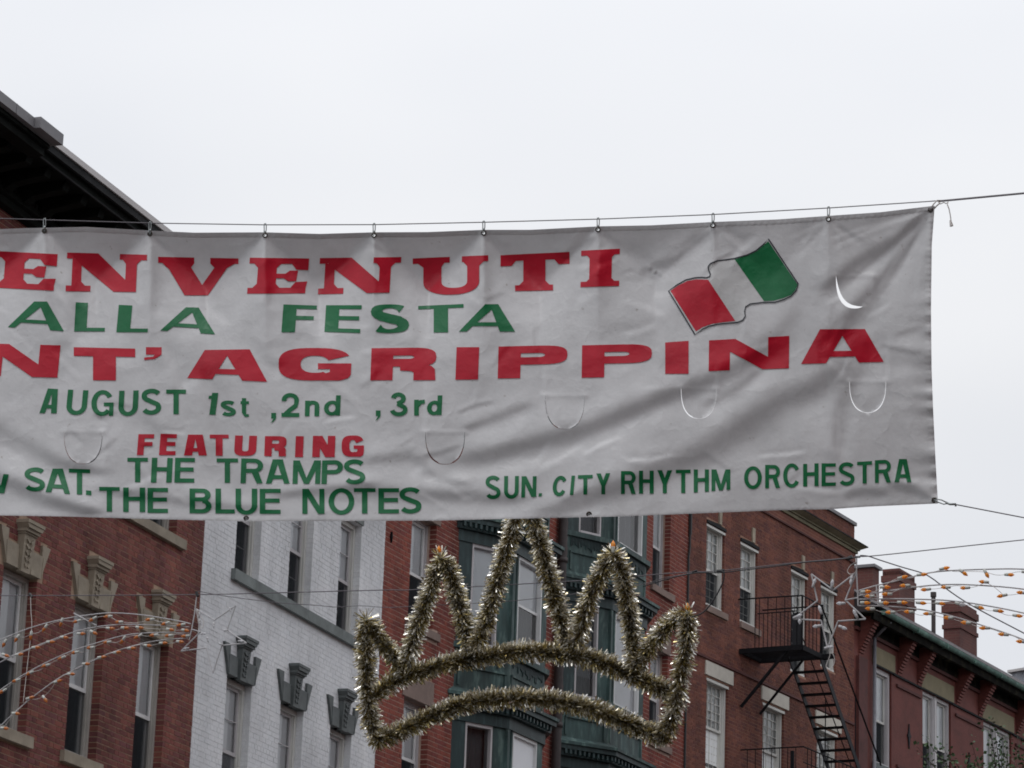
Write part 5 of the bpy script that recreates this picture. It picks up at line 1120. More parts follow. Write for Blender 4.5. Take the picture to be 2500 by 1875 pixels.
text_line([('A', 19, 156, 736, 736, 798.5, 808.5, 27, 8.5, 0), ('L', 181, 259.5, 738, 741, 809, 809, 30, 9, 4), ('L', 284, 366, 744, 748, 811, 811, 33, 9, 6), ('A', 391, 525, 748, 752, 807, 816, 28, 9, 0),
           ('F', 687, 774, 743, 746, 811, 811, 33, 9.5, 5), ('E', 792, 883, 745, 745, 810, 813, 33, 9.5, 4), ('S', 905, 999, 742.5, 743, 814, 812, 31, 9.5, 0), ('T', 1021, 1131.6, 747, 742, 812, 811, 35, 8.5, 0), ('A', 1120, 1257.6, 742.5, 742.5, 809.5, 809.5, 30, 9.5, 0)], 'flare', 'green', 'green words ALLA FESTA')
text_line([('S', -420, -270, 830, 833, 905, 910, 42, 15, 0), ('A', -250, -70, 834, 836, 912, 915, 48, 22, 0), ('N', -48, 148, 838, 843, 917, 922, 54, 20, 8), ('T', 180, 330, 847.5, 851, 928, 929, 56, 21, 0), ("'", 352, 394.6, 847.5, 847.5, 879, 879, 30, 12, 0), ('A', 457, 652, 855, 852, 923, 932, 58, 13, 0),
           ('G', 680, 858, 849, 850, 929, 929, 54, 19, 0), ('R', 904, 1066, 850, 848, 928.5, 928, 54, 19, 3), ('I', 1111.7, 1170, 847.5, 847.5, 927, 926.5, 60, 19, 3), ('P', 1215, 1386, 846, 842, 924, 922, 55, 18, 2), ('P', 1420, 1592, 843, 839, 922, 919, 55, 18, 1), ('I', 1624, 1681, 836, 832, 912.5, 912.5, 60, 18, 0),
           ('N', 1730, 1927, 831, 820, 906, 899, 56, 18, 1), ('A', 1955.7, 2157.6, 804, 803, 888.5, 883.5, 58, 14, 0)], 'wide', 'red', "red words SANT' AGRIPPINA")
Hs = 'h'
text_line([('A', 96, 150, 948, 950, 1008.5, 1009, 13, 9, 12), ('U', 160, 216, 951, 953, 1013, 1013, 13, 10, 6), ('G', 221.5, 279, 951.5, 953, 1016, 1015, 13, 10, 3), ('U', 288, 338.6, 954, 953, 1016, 1015, 13, 10, 3), ('S', 344, 395, 949, 949, 1013, 1012, 13, 10.5, 2), ('T', 405.7, 454, 951, 951, 1011, 1011, 13, 10, -0),
           ('1', 504, 533, 959, 959, 1012, 1012.5, 15, 9, 7), ('s', 538.6, 576, 977.5, 978, 1016, 1016, 12, 8.5, 0), ('t', 587, 607.6, 972, 972, 1017, 1017, 11, 7, 0), (',', 660, 674, 1008, 1008, 1033, 1033, 8, 8, 0), ('2', 687, 730.7, 959, 960, 1018, 1018, 13, 10, 0), ('n', 744, 780, 978, 978, 1016, 1016, 11.5, 9, 1), ('d', 790, 832, 965, 965, 1015, 1014, 11.5, 8.5, 2),
           (',', 915.5, 929, 1002, 1002, 1027.5, 1027, 8, 8, 0), ('3', 951, 996, 958, 958, 1016.5, 1016, 13, 10, 0), ('r', 1011, 1037, 976, 975, 1014.6, 1014, 11.5, 9, 0), ('d', 1041.5, 1080, 966, 965, 1014, 1013, 11.5, 8.5, 2)], Hs, 'green', 'green date line AUGUST 1st ,2nd ,3rd')
text_line([('F', 334, 376.6, 1060, 1060, 1111, 1111, 16, 10, 4), ('E', 388, 432, 1059, 1060, 1111, 1111, 17, 10, 4), ('A', 449, 505, 1061, 1061, 1112, 1112, 19, 9, 0), ('T', 512, 558, 1061, 1061, 1112.5, 1112.5, 17, 9, 0), ('U', 571, 627.5, 1063, 1064, 1112.7, 1112.7, 19, 11, 3), ('R', 645, 700, 1064.6, 1065, 1113.6, 1114, 18, 10, 2),
           ('I', 720, 741.5, 1064.5, 1065, 1116, 1116, 20, 10, 2), ('N', 762, 819, 1064, 1064, 1116, 1116, 20, 10, 2), ('G', 834, 888.6, 1063, 1063, 1115, 1115, 19, 11, 0)], 'wide', 'red', 'red word FEATURING')
text_line([('T', 311, 361, 1117.4, 1117.4, 1177, 1177, 13, 9.5, 0), ('H', 368, 422, 1117.4, 1118, 1178, 1178, 13.5, 10, 3), ('E', 425.6, 476, 1117.4, 1118, 1178, 1178, 13.5, 10, 2), ('T', 529, 581, 1119, 1119, 1178.5, 1178.5, 13, 9.5, 0), ('R', 587, 643, 1119, 1120, 1179.5, 1180, 13, 10, 2), ('A', 649, 707, 1121.5, 1121.5, 1180.5, 1180.5, 13, 9.5, 0),
           ('M', 714, 783.5, 1124, 1124, 1181, 1181, 14.5, 10, 2), ('P', 784.5, 838, 1124, 1123, 1181.5, 1182, 13, 10, 2), ('S', 839.6, 891.8, 1121.5, 1121.5, 1182.6, 1182, 13, 10.5, 0)], Hs, 'green', 'green words THE TRAMPS')
text_line([('T', 242, 292, 1188.6, 1189, 1249, 1249, 13, 9.5, 0), ('H', 300.6, 354.4, 1190, 1190.5, 1249.7, 1250, 13.5, 10, 0), ('E', 360, 410, 1191, 1191, 1252, 1252, 13.5, 10, 0), ('B', 462.7, 516.5, 1192.5, 1193, 1252.8, 1253, 13.5, 10, 0), ('L', 526, 573, 1192.7, 1193, 1253.5, 1253.5, 13.5, 10, 0), ('U', 575, 628, 1192.7, 1193, 1256.6, 1256.6, 13.5, 10, 0),
           ('E', 634, 685, 1193.4, 1193.4, 1254.4, 1254.4, 13.5, 10, 0), ('N', 738, 792, 1193.4, 1193.4, 1254.5, 1254.5, 13.5, 10, 0), ('O', 802, 865, 1191.8, 1191.8, 1256.6, 1256.6, 13.5, 10.5, 0), ('T', 864, 916.5, 1191.8, 1191.8, 1253.5, 1253.5, 13.5, 9.5, 0), ('E', 923.7, 974, 1191.8, 1191.8, 1253.5, 1253, 13.5, 10, 0), ('S', 975, 1029, 1189.6, 1189.6, 1254, 1253.5, 13.5, 10.5, 0)], Hs, 'green', 'green words THE BLUE NOTES')
text_line([('W', -60, 21.5, 1152, 1158, 1201, 1205, 13, 10, 0), ('S', 57.6, 112, 1141, 1141, 1199, 1201, 13, 10.5, 3), ('A', 111, 171, 1144, 1144, 1201, 1206, 13, 9.5, 0), ('T', 168, 220, 1144, 1146, 1206, 1208, 13, 9.5, 0), ('.', 210, 223, 1197, 1198, 1208, 1209, 12, 12, 0)], Hs, 'green', 'green words ending in SAT.')
text_line([('S', 1185.4, 1222, 1161, 1161, 1219, 1219, 9.5, 9.5, 0), ('U', 1230, 1266.8, 1162, 1162, 1218, 1218, 9.5, 9.5, 1), ('N', 1272.5, 1310, 1162.5, 1162.5, 1215, 1213, 10, 9, 1), ('.', 1314.6, 1323.4, 1204, 1204, 1212, 1211.5, 8, 8, 1), ('C', 1347, 1386.7, 1162, 1161, 1212, 1211, 9.5, 9, 5), ('I', 1391, 1404, 1161, 1161, 1208.5, 1208.5, 9, 9, 4.5), ('T', 1411, 1447, 1160, 1159, 1208, 1207, 9.5, 8.5, -0), ('Y', 1455.7, 1490, 1156, 1155, 1207, 1207, 9.5, 8, 0),
           ('R', 1516, 1552, 1150, 1150, 1206, 1206, 9.5, 9, 0), ('H', 1560, 1596, 1149, 1149, 1205, 1205, 10, 9, 0), ('Y', 1605, 1641, 1148, 1148, 1204.7, 1204, 10, 8, 0), ('T', 1650, 1686, 1147, 1146.5, 1204, 1203, 10, 8.5, 0), ('H', 1693.7, 1730.7, 1146, 1146, 1202.5, 1200, 10, 9, 0), ('M', 1737, 1783, 1146, 1146, 1199, 1195.5, 11, 9, 0),
           ('O', 1816.5, 1860, 1138.5, 1138, 1194.5, 1194, 10, 9, 0), ('R', 1868, 1904.4, 1135, 1135, 1192, 1191, 9.5, 9, 0), ('C', 1912, 1954, 1131.5, 1131, 1191.5, 1190, 10, 9, 0), ('H', 1960.7, 1998.4, 1132.6, 1131, 1188, 1186.5, 10, 9, 0), ('E', 2005.7, 2040.5, 1131, 1131, 1187, 1186, 10, 8.5, 0), ('S', 2047.8, 2086.4, 1129, 1128, 1186.4, 1185, 9.5, 9.5, 0),
           ('T', 2092.7, 2129, 1127.5, 1125.5, 1180.5, 1180, 10, 8.5, 0), ('R', 2136, 2175, 1123.5, 1122, 1179, 1178, 9.5, 9, 0), ('A', 2183.9, 2225, 1120.6, 1120.6, 1177.5, 1177, 10, 8.5, 0)], Hs, 'green', 'green words SUN. CITY RHYTHM ORCHESTRA')
# printed flag
OUT = [(1632, 710), (1652.6, 695.6), (1674.7, 683), (1697, 678), (1712, 677), (1725, 678), (1733, 675), (1734, 669), (1730, 659), (1729, 650), (1735, 643), (1750.7, 637), (1792, 631), (1823, 623), (1845.6, 612), (1863, 597.5), (1875.8, 583), (1948.8, 693.2), (1944, 709), (1931, 723), (1914, 731), (1891.8, 737.5), (1863, 738), (1831.6, 742), (1820.6, 748.6), (1818, 760), (1819.6, 772), (1812.7, 782), (1800, 787), (1779, 788.5), (1750.7, 791.5), (1731.6, 796), (1716, 803), (1696.8, 816.5)]
def printed(polys, mat, extra, label, step=6.0):
    bm = bmesh.new()
    for P in polys:
        t = tessellate_polygon([[Vector((p[0], -p[1], 0)) for p in P]]); vv = [bm.verts.new((p[0], -p[1], 0)) for p in P]
        for a in t:
            try: bm.faces.new([vv[i] for i in a])
            except ValueError: pass
    bmesh.ops.remove_doubles(bm, verts=bm.verts[:], dist=.02)
    xs = [v.co.x for v in bm.verts]; ys = [v.co.y for v in bm.verts]; x = min(xs)+step
    while x < max(xs): bmesh.ops.bisect_plane(bm, geom=bm.verts[:]+bm.edges[:]+bm.faces[:], dist=1e-4, plane_co=(x, 0, 0), plane_no=(1, 0, 0)); x += step
    y = min(ys)+step
    while y < max(ys): bmesh.ops.bisect_plane(bm, geom=bm.verts[:]+bm.edges[:]+bm.faces[:], dist=1e-4, plane_co=(0, y, 0), plane_no=(0, 1, 0)); y += step
    bmesh.ops.triangulate(bm, faces=bm.faces[:])
    for f in bm.faces:
        f.normal_update()
        if f.normal.z < 0: f.normal_flip()
    o = bend(bm, extra, 'flag_print', mat, ban, BORG); o['label'] = label
printed([OUT], M['flagwhite'], 1.2, 'white middle of the printed flag')
printed([[(1636.7, 710), (1655.7, 697.2), (1677.8, 686), (1700, 682), (1715, 682.3), (1729, 683), (1795, 783.3), (1766.5, 786.5), (1738, 790.6), (1715.8, 798.5), (1699, 809)]], M['red'], 1.8, 'red band of the printed flag')
printed([[(1793, 632.5), (1823.4, 624.4), (1847, 613.4), (1864.5, 598.5), (1875.5, 589), (1947, 694.7), (1942.4, 707.4), (1931.3, 720), (1912.3, 728), (1888.6, 734.3), (1865, 735)]], M['green'], 1.8, 'green band of the printed flag')
def line_quads(P, w):
    n = len(P); q = []
    for i in range(n):
        a = np.array(P[(i-1) % n]); b = np.array(P[(i+1) % n]); d = b-a; d = d/np.hypot(*d); nn = np.array([-d[1], d[0]]); p = np.array(P[i]); q.append((tuple(p+nn*w), tuple(p-nn*w)))
    return [[q[i][0], q[(i+1) % n][0], q[(i+1) % n][1], q[i][1]] for i in range(n)]
printed(line_quads(OUT, 1.5), M['ink'], 2.5, 'thin black outline of the printed flag')

# ================================================================== overhead decorations: crown and two comets on one cable
DP = Plane((1250*0+.0, 21.0), 90+24)
def dp(x, y, h=0.0):
    P = DP.hit(x, y); d = P-CAM; return P - d/np.linalg.norm(d)*h
def smooth_path(P, n=8):
    P = [np.array(p, float) for p in P]; out = []
    for i in range(len(P)-1):
        p0 = P[max(i-1, 0)]; p1 = P[i]; p2 = P[i+1]; p3 = P[min(i+2, len(P)-1)]
        for k in range(n):
            t = k/n; out.append(.5*((2*p1)+(-p0+p2)*t+(2*p0-5*p1+4*p2-p3)*t*t+(-p0+3*p1-3*p2+p3)*t**3))
    out.append(P[-1]); return out
CR = dp(1290, 1500); crown = empty('tinsel_crown', tuple(CR)); tag(crown, 'large crown outline wrapped in silver and gold tinsel, hanging below the banner', 'decoration')
limbs = [
    [(893, 1512), (893, 1578), (895, 1656), (901, 1734), (912, 1780), (924, 1805)],
    [(896, 1514), (912, 1540), (940, 1578), (979, 1628)],
    [(988, 1632), (1000, 1600), (1018, 1531), (1050, 1444), (1077, 1362)],
    [(1077, 1362), (1101, 1401), (1120, 1480), (1152, 1582)],
    [(1160, 1585), (1175, 1548), (1203, 1460), (1230, 1362), (1254, 1284), (1274, 1215)],
    [(1286, 1212), (1307, 1284), (1328, 1362), (1356, 1460), (1390, 1585)],
    [(1398, 1588), (1412, 1548), (1446, 1444), (1495, 1350)],
    [(1495, 1350), (1520, 1401), (1536, 1499), (1554, 1625)],
    [(1562, 1610), (1598, 1565), (1634, 1523), (1678, 1496)],
    [(1680, 1498), (1677, 1558), (1665, 1636), (1650, 1715), (1636, 1765), (1620, 1795)],
    [(909, 1702), (968, 1660), (1046, 1633), (1124, 1613), (1203, 1601), (1281, 1590), (1368, 1597), (1446, 1609), (1524, 1640), (1603, 1676), (1645, 1694)],
    [(926, 1806), (965, 1790), (1007, 1770), (1085, 1735), (1164, 1711), (1242, 1705), (1320, 1707), (1368, 1713), (1446, 1731), (1524, 1762), (1583, 1786), (1620, 1797)],
]
DN = -DP.n if (DP.n @ (CAM-DP.P)) < 0 else DP.n
for li, P in enumerate(limbs):
    pts = [dp(x, y, .0)-CR for x, y in smooth_path(P, 8)]
    pts = [np.array(p) for p in pts]; seg = [np.linalg.norm(pts[i+1]-pts[i]) for i in range(len(pts)-1)]; L_ = sum(seg); cum = np.concatenate([[0], np.cumsum(seg)])
    n = int(L_*2300); m = MB()
    phase = random.random()*6; flip = -1 if li in (2, 4, 6, 8) else 1
    for i in range(n):
        s = random.random()*L_ if i > 24 else (0 if i < 12 else L_); k = min(max(np.searchsorted(cum, s)-1, 0), len(seg)-1); t = (s-cum[k])/seg[k]; p = pts[k]+(pts[k+1]-pts[k])*t; T = (pts[k+1]-pts[k])/seg[k]
        a = np.cross(T, (0, 0, 1.0)); a = a/(np.linalg.norm(a)+1e-9) if np.linalg.norm(a) > .1 else np.array([1.0, 0, 0]); b = np.cross(a, T)
        q = random.uniform(0, 2*math.pi); rad = math.cos(q)*a+math.sin(q)*b; lean = random.gauss(.7, .38)*flip
        if i < 24 and flip*(1 if i >= 12 else -1) < 0: lean = -lean
        dr = rad+T*lean+np.array([random.gauss(0, .2) for _ in range(3)]); dr /= np.linalg.norm(dr); ln = random.uniform(.068, .100)*(1+.06*math.sin(s*31+phase)); w = random.uniform(.0030, .0060)
        side = np.cross(dr, rad)*random.uniform(.3, 1)+np.cross(dr, np.array([random.gauss(0, 1), random.gauss(0, 1), random.gauss(0, 1)]))*.45; side /= np.linalg.norm(side)+1e-9; nn = np.cross(dr, side)
        if nn[2] < 0: side = -side
        nn = np.cross(dr, side); curl = random.uniform(-.010, .012); ta = random.gauss(0, .5); tw = side*math.cos(ta)+nn*math.sin(ta)
        p0 = p+rad*.004; p1 = p+dr*ln*.52+nn*curl*.3; p2 = p+dr*ln+nn*curl
        gold = 1 if random.random() < (.5 if rad[2] < -.25 else .2) else 0  # gold is likelier below, painting the garland's shaded underside
        m.add([p0-side*w*.5, p0+side*w*.5, p1+tw*w, p1-tw*w], [(0, 1, 2, 3)], 1 if random.random() < .78 else gold); m.add([p1-tw*w, p1+tw*w, p2+tw*w*.75, p2-tw*w*.75], [(0, 1, 2, 3)], gold)  # inner halves mostly dark gold, painting the shade of the core
    m.build('tinsel_garland', [M['foil'], M['foil_gold_shade']], crown, kind='stuff')
    m = MB(); m.tube(pts[::3]+[pts[-1]], .008, 5); m.build('frame_tube', M['brass'], crown)

def lathe(prof, n=10):
    m = MB(); vs = []
    for z, r_ in prof:
        for j in range(n): q = 2*math.pi*j/n; vs.append((r_*math.cos(q), r_*math.sin(q), z))
    fs = [(i*n+j, i*n+(j+1) % n, (i+1)*n+(j+1) % n, (i+1)*n+j) for i in range(len(prof)-1) for j in range(n)]
    fs += [tuple(range(n-1, -1, -1)), tuple(range((len(prof)-1)*n, len(prof)*n))]; m.add(vs, fs); return m
bulb_prof = [(0, .009), (.006, .012), (.014, .0150), (.022, .0155), (.032, .0135), (.042, .0085), (.050, .0035), (.054, .0008)]
sock_prof = [(-.036, .006), (-.034, .0115), (-.004, .013), (.004, .0125)]
def mesh_of(mb, name, mat):
    me = bpy.data.meshes.new(name); me.from_pydata(mb.v, [], mb.f); me.materials.append(mat); me.polygons.foreach_set('use_smooth', [True]*len(me.polygons)); return me
BM = {k: mesh_of(lathe(bulb_prof), 'light_bulb', M[k]) for k in ('orange', 'amber', 'clear')}
SM = mesh_of(lathe(sock_prof, 8), 'bulb_socket', M['socket']); SMW = mesh_of(lathe(sock_prof, 8), 'bulb_socket', M['tubew'])
def place_bulb(parent, org, x, y, dx, dy, kind='orange', h=.02, scale=.8, sock=SM):
    """bulb with its socket; (x,y) picture centre of the glass, (dx,dy) direction it points"""
    P = dp(x, y, h); Q = dp(x+dx*10, y+dy*10, h+random.uniform(-.008, .008)); d = Vector(Q-P).normalized()
    o = bpy.data.objects.new('light_bulb', BM[kind]); col.objects.link(o); o.parent = parent; o.location = Vector(P-org)-d*.027*scale; o.rotation_mode = 'QUATERNION'; o.rotation_quaternion = d.to_track_quat('Z', 'Y'); o.scale = (scale,)*3
    s = bpy.data.objects.new('bulb_socket', sock); col.objects.link(s); s.parent = o
    return o
for (x, y) in ((1071.5, 1341), (1497, 1328), (1678.5, 1481)): place_bulb(crown, CR, x, y, 0, -1, 'orange', .01, 1.0)
place_bulb(crown, CR, 893, 1499, 0, -1, 'clear', .01, .8)

def comet(name, label, star, tails, rods, bulbs, clears, mat_t, extra=(), rs=.0056, rt=.0048, cs_=.76):
    org = dp(*star[0]); o = empty(name, tuple(org)); tag(o, label, 'light decoration', 'star and comet lights on the main cable')
    m = MB(); P = [dp(*p, .0)-org for p in star]; 
    for i in range(len(P)): m.tube([P[i], P[(i+1) % len(P)]], rs, 6)
    m.build('star_frame', M['tubew'], o)
    for t in tails:
        m = MB(); q = smooth_path(t, 6); m.tube([dp(x, y, .0)-org for x, y in q], rt, 6); m.build('tail_tube', M['tubew'], o, smooth=True)
    for t in rods: m = MB(); m.tube([dp(x, y, .006)-org for x, y in t], .0048, 6); m.build('support_rod', M['tubew'], o)
    for t in extra: m = MB(); m.tube([dp(p[0], p[1], .012)-org for p in smooth_path(t, 6)], .0026, 5); m.build('light_wire', M['cordw'], o, smooth=True)
    for row in bulbs:
        pr = None
        for (x, y, dx, dy, kd) in row:
            place_bulb(o, org, x, y, dx, dy, kd)
            sx, sy = x-dx*10, y-dy*10
            if pr is not None:
                mx_, my_ = (pr[0]+sx)/2, (pr[1]+sy)/2+random.uniform(-5, 6); m = MB(); m.tube([dp(p[0], p[1], .014)-org for p in smooth_path([pr, (mx_, my_), (sx, sy)], 4)], .0017, 4)
                m.build('light_wire', M['cordw'], o)
            pr = (sx, sy)
    for (x, y, dx, dy) in clears: place_bulb(o, org, x, y, dx, dy, 'clear', .02, cs_, SMW)
    return o
k6 = lambda x, y: (2000+x*.39185, 1225+y*.39185)
Rr, Ll_ = (1, .1), (-1, .05)
rowsR = [[(305, 558, 1, -.1), (425, 532, 1, 0), (535, 467, 1, -.25), (655, 452, 1, -.1), (795, 412, 1, -.2), (910, 450, .8, .6), (1048, 460, .5, .9), (1198, 455, 1, .05), (1310, 440, 1, .1)],
         [(300, 588, -1, 0), (408, 575, -1, 0), (520, 522, -1, 0), (650, 548, -1, .1), (775, 533, -1, 0), (895, 537, -1, .05), (1012, 498, -1, -.1), (1125, 588, -1, .2), (1248, 565, -1, -.1), (1370, 560, -1, 0)],
         [(300, 630, 1, .05), (418, 630, 1, 0), (532, 628, 1, .05), (650, 632, 1, .1), (768, 635, 1, .1), (892, 642, 1, .3), (1012, 662, 1, .35), (1132, 682, 1, .15), (1250, 712, 1, .15), (1370, 740, 1, .2)],
         [(303, 665, -1, -.05), (430, 688, -1, 0), (545, 685, -1, -.05), (665, 697, -1, 0), (790, 722, -1, -.05), (900, 752, -1, -.1), (1015, 787, -1, 0), (1132, 825, -1, -.1), (1245, 870, -1, -.1), (1360, 920, -1, -.1)]]
rowsR = [[(*k6(a, b), c, d, 'clear' if (ri == 2 and i == 5) else 'orange') for i, (a, b, c, d) in enumerate(row)] for ri, row in enumerate(rowsR)]
comet('star_and_comet_lights', 'star and comet tail with bright orange bulbs against the sky at right',
      [(1980.9, 1401.5), (2034, 1441), (2091.4, 1397), (2063.7, 1465), (2113.3, 1511.5), (2046, 1516.5), (2020.5, 1583), (2005, 1515), (1937, 1511), (1995.7, 1467)],
      [[(2095, 1442.5), (2140, 1429.5), (2198, 1416), (2252, 1402), (2306, 1394), (2415, 1389.6), (2500, 1389.6), (2640, 1400)], [(2095, 1454.5), (2142, 1447), (2240, 1432.6), (2313, 1427), (2392, 1429), (2500, 1438.6), (2640, 1465)],
       [(2095, 1463), (2180, 1462), (2240, 1463), (2313.5, 1466), (2392, 1475.8), (2500, 1497), (2640, 1535)], [(2095, 1478.6), (2143, 1479.5), (2200, 1482.6), (2260, 1490), (2310, 1500.7), (2392, 1524.8), (2500, 1562), (2640, 1625)]],
      [[(2091.5, 1360), (2091.3, 1397), (2094, 1450), (2095, 1478.6)], [(2139.6, 1429), (2143.8, 1479.5)], [(2063.7, 1465), (2095, 1459)]], rowsR,
      [(1988.7, 1418, .3, -1), (2032, 1421, .1, -1), (2077, 1421, -.2, 1), (2048, 1473, -1, 0), (2086, 1494, -.5, -1), (2062, 1534, 1, .4), (1990, 1529, -1, .1), (2001, 1484, -.3, -.9), (1952.5, 1518, 0, 1), (2029, 1579.5, 1, -.2), (1952, 1503, 1, -.4)], 'tubew',
      extra=[[(2091, 1372), (2076, 1381), (2069, 1394), (2076, 1402), (2088, 1397), (2091, 1385)], [(2026, 1583), (2038, 1610), (2029, 1634), (2017, 1627), (2026, 1600), (2022, 1583)]])
k1 = lambda x, y: (x*.39185, 1225+y*.39185)
rowsL = [[(-60, 900, -.5, 1), (22, 893, -.5, 1), (98, 862, -.6, .9), (192, 848, -.1, 1), (272, 798, -.6, .9), (378, 765, -.3, 1), (468, 748, -.9, .3), (566, 738, -1, .6), (660, 716, -1, .1), (730, 749, -1, 0), (920, 735, -1, .1), (1018, 762, -1, .3), (1114, 770, -1, .2)],
         [(-60, 1030, 1, .4), (45, 960, 1, .4), (132, 950, 1, -.1), (237, 908, 1, 0), (328, 873, 1, 0), (412, 846, 1, .1), (518, 822, 1, 0), (595, 820, 1, .5), (700, 790, 1, .1), (790, 787, 1, .1), (882, 786, 1, .2), (1072, 798, 1, .2), (1165, 803, 1, .2)],
         [(-60, 1240, -1, .6), (5, 1187, -1, .6), (88, 1117, -1, .3), (175, 1073, -1, .5), (272, 1024, -1, .3), (372, 977, -1, .4), (457, 941, -1, .2), (552, 910, -1, .1), (655, 876, -1, .1), (758, 873, -.6, .9), (848, 845, -1, .5), (945, 832, -.9, .1), (1040, 835, -1, .1), (1143, 838, -1, .1)],
         [(40, 1412, 1, .1), (112, 1320, 1, .1), (200, 1218, 1, -.3), (286, 1238, .6, .9), (373, 1115, 1, -.3), (455, 1073, 1, 0), (548, 1010, 1, 0), (648, 967, 1, -.1), (740, 937, 1, -.1), (832, 912, 1, 0), (932, 897, 1, .1), (1030, 880, 1, 0), (1133, 873, 1, .1)]]
rowsL = [[(*k1(a, b), c, d, 'amber') for (a, b, c, d) in row] for row in rowsL]
comet('star_and_comet_lights', 'star and comet tail with dull orange bulbs in front of the plum brick wall',
      [(479.4, 1486.8), (523.7, 1514), (575.4, 1479), (554, 1538.5), (602, 1569.8), (542, 1575.7), (519.7, 1643.5), (503, 1582), (442.3, 1589.5), (489, 1543)],
      [[(-160, 1625), (0, 1562), (74.5, 1532.6), (156.7, 1511), (235, 1499), (282, 1496.5), (352.7, 1502), (431, 1515), (466, 1523)], [(-160, 1700), (0, 1617), (39, 1597), (117.6, 1566), (196, 1538.5), (274, 1526), (352.7, 1525), (462, 1530.6)],
       [(-160, 1800), (0, 1685), (70.5, 1640), (157, 1597), (235, 1570), (313.5, 1549.5), (392, 1544), (462, 1546)], [(-100, 1870), (0, 1773.6), (59, 1719), (137, 1660), (196, 1628.6), (274, 1593), (352.7, 1570), (411, 1561), (458.5, 1558)]],
      [[(481, 1450), (475, 1499), (467.6, 1538.5), (462, 1562)], [(467.6, 1536), (489, 1543)], [(180, 1497), (222, 1520), (236, 1527)]], rowsL,
      [(487, 1498, .1, -1), (489, 1522, .1, 1), (563, 1492, .4, 1), (548, 1539, -1, 0), (590, 1565, 1, 0), (535, 1571, -1, -.4), (508, 1565, .3, 1), (500, 1547, 1, 0), (452, 1583, -1, .1), (522, 1530, 0, 1)], 'tubew',
      extra=[[(74.7, 1452), (75.5, 1490), (77.7, 1529), (72, 1580), (66, 1633), (63.8, 1652.8), (56.7, 1716.5)], [(481, 1487), (487, 1500), (496, 1515), (495, 1533), (489, 1528), (484, 1508), (480, 1490)]], rs=.0049, rt=.0040, cs_=.5)

def cable(name, label, pts, r_, mat, cat='cable', h=.0, clips=(), n=6):
    org = dp(*pts[0]); o = empty(name, tuple(org)); tag(o, label, cat)
    m = MB(); m.tube([dp(x, y, h)-org for x, y in smooth_path(pts, n)], r_, 5); m.build('wire', M[mat], o, smooth=True)
    for (x0, y0, x1, y1, rr) in clips: m = MB(); m.tube([dp(x0, y0, h+.006)-org, dp(x1, y1, h+.006)-org], rr, 6); m.build('cable_clip', M['cord'], o)
    return o
cable('support_cable', 'main cable carrying the crown and both stars, crossing in front of the brick buildings', [(-2800, 1380), (-700, 1450), (0, 1454), (250, 1453.5), (500, 1451.5), (685, 1447), (944, 1440.5), (1007, 1440), (1308, 1424), (1426, 1417), (1650, 1399), (1756, 1393.5), (1963, 1372), (2075, 1362), (2094, 1358), (2150, 1355.5), (2500, 1318), (3300, 1235), (5000, 1040)], .0036, 'cable', clips=[(72, 1449, 78, 1458, .01), (479, 1445, 483, 1456, .012), (1690, 1397, 1702, 1393, .007), (1750, 1395, 1768, 1392.5, .011), (2069, 1365, 2081, 1359, .014)])
cable('electric_cord', 'thin electric cord sagging between the left star and the right star below the main cable', [(482, 1446), (489, 1444), (528, 1452), (599, 1462), (685, 1472), (775, 1478), (822, 1482), (880, 1479), (944.6, 1483), (1007, 1480.5), (1222, 1469), (1320, 1460), (1387, 1452), (1560, 1428), (1620, 1412), (1690, 1399)], .0026, 'cable', 'cord', .02)
cable('electric_cord', 'electric cord twisted beside the cable between the crown and the right star', [(1570, 1432), (1640, 1411), (1700, 1399), (1760, 1398), (1830, 1390), (1900, 1382), (1963, 1373), (2030, 1368), (2080, 1362), (2100, 1361)], .0042, 'cord', 'cord', .03)
cable('guy_wire', 'wire slanting down to the right from the main cable across the orange bulbs', [(2100, 1356), (2120, 1358), (2150, 1368), (2200, 1384), (2253, 1399.7), (2280, 1415), (2296, 1427), (2368, 1475.8), (2500, 1546), (2700, 1650), (3400, 2010)], .0042, 'cable', 'wire', -.02)
cable('drop_cord', 'black cord looping down from the cable junction to the right tip of the crown', [(1758, 1393), (1766, 1397), (1768, 1406), (1764, 1424), (1750, 1452), (1737, 1472.6), (1723, 1489.6), (1706.6, 1501), (1690, 1505)], .0052, 'cord', 'cord', .03)

# ================================================================== street tree at the lower right
TR = PB5.hit(2452, 1905, 3.2) if False else None
TP = Plane(PB5.pt(0, 0, 3.6), A4)
tc_ = TP.hit(2470, 1960); tree = empty('street_tree', (tc_[0], tc_[1], .13)); tag(tree, 'leafy street tree whose top sprays reach in at the lower right corner', 'tree')
TO = np.array([tc_[0], tc_[1], .13])
m = MB(); m.tube([np.array([0, 0, 0]), np.array([.05, 0, 3]), np.array([-.05, .05, 6.5]), np.array([0, 0, tc_[2]-.1])], [.16, .13, .10, .05], 8); m.build('trunk', M['bark'], tree, smooth=True)
tips = [(2262, 1806), (2238, 1822), (2285, 1835), (2300, 1818), (2262, 1850), (2330, 1855), (2360, 1840), (2372, 1812), (2352, 1870), (2395, 1860), (2420, 1828), (2440, 1812), (2428, 1780), (2415, 1762), (2447, 1795), (2462, 1822), (2490, 1800), (2500, 1830), (2478, 1845), (2436, 1850), (2410, 1880), (2455, 1875), (2500, 1870), (2530, 1810), (2560, 1840), (2245, 1875), (2305, 1880), (2270, 1905), (2340, 1910), (2400, 1920), (2460, 1920), (2520, 1900), (2580, 1890), (2220, 1920), (2600, 1950), (2540, 1960), (2470, 1970), (2390, 1980), (2310, 1970), (2240, 1980)]
lv = MB(); br = MB()
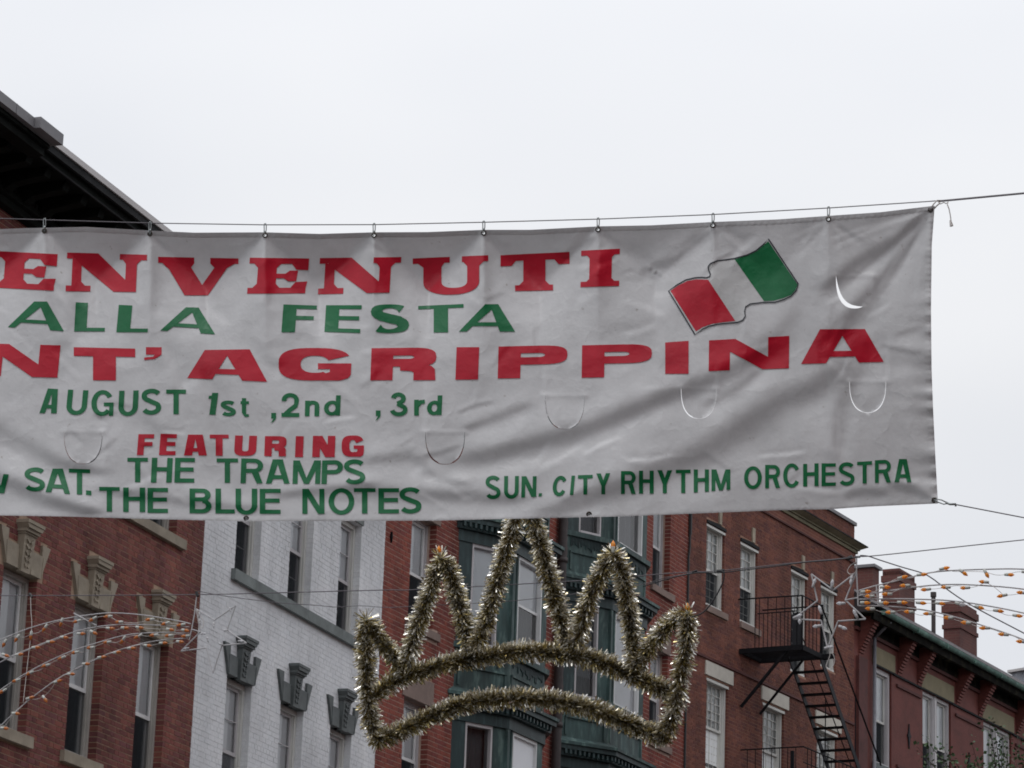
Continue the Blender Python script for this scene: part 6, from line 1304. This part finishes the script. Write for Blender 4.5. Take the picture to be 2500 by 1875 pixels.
base = np.array([0, 0, tc_[2]-TO[2]-.6])
for (x, y) in tips:
    tip = TP.hit(x, y, random.uniform(-.9, .7))-TO; s = base+np.array([random.uniform(-.2, .2), random.uniform(-.2, .2), random.uniform(-.6, .3)])
    mid = (tip+s)/2+np.array([random.uniform(-.15, .15), random.uniform(-.15, .15), -.15]); br.tube([s, mid, tip], [.022, .014, .004], 5)
    nl = 55 if y > 1840 else 26
    for k in range(nl):
        t = random.uniform(.35, 1.05) if y > 1840 else random.uniform(.7, 1.05); c = (1-t)*mid*0+s*(1-t)**2+2*mid*t*(1-t)+tip*t*t+np.array([random.gauss(0, .09), random.gauss(0, .12), random.gauss(0, .08)])
        d = np.array([random.gauss(0, 1), random.gauss(0, 1), random.gauss(-.3, .6)]); d /= np.linalg.norm(d); q = np.cross(d, [random.gauss(0, 1), random.gauss(0, 1), random.gauss(0, 1)]); q /= np.linalg.norm(q); L_ = random.uniform(.055, .10); w = L_*.42
        nn = np.cross(d, q)
        lv.add([c, c+d*L_*.45+q*w+nn*.004, c+d*L_, c+d*L_*.45-q*w+nn*.004], [(0, 1, 2, 3)])
for k in range(1800):
    a = random.uniform(0, 2*math.pi); u = random.random()**.5; zz = random.uniform(-2.2, -.5); rr = 1.7*math.sqrt(max(0, 1-((zz+1.2)/1.5)**2))
    c = np.array([math.cos(a)*rr*u, math.sin(a)*rr*u, tc_[2]-TO[2]+zz+.3]); d = np.array([random.gauss(0, 1), random.gauss(0, 1), random.gauss(-.3, .6)]); d /= np.linalg.norm(d); q = np.cross(d, [random.gauss(0, 1), random.gauss(0, 1), random.gauss(0, 1)]); q /= np.linalg.norm(q); L_ = random.uniform(.05, .08)
    lv.add([c, c+d*L_*.45+q*L_*.38, c+d*L_, c+d*L_*.45-q*L_*.38], [(0, 1, 2, 3)])
br.build('branch', M['bark'], tree); lv.build('crown', M['leaf'], tree, kind='stuff')
print('objects', len(bpy.data.objects), 'faces', sum(len(o.data.polygons) for o in bpy.data.objects if o.type == 'MESH'))
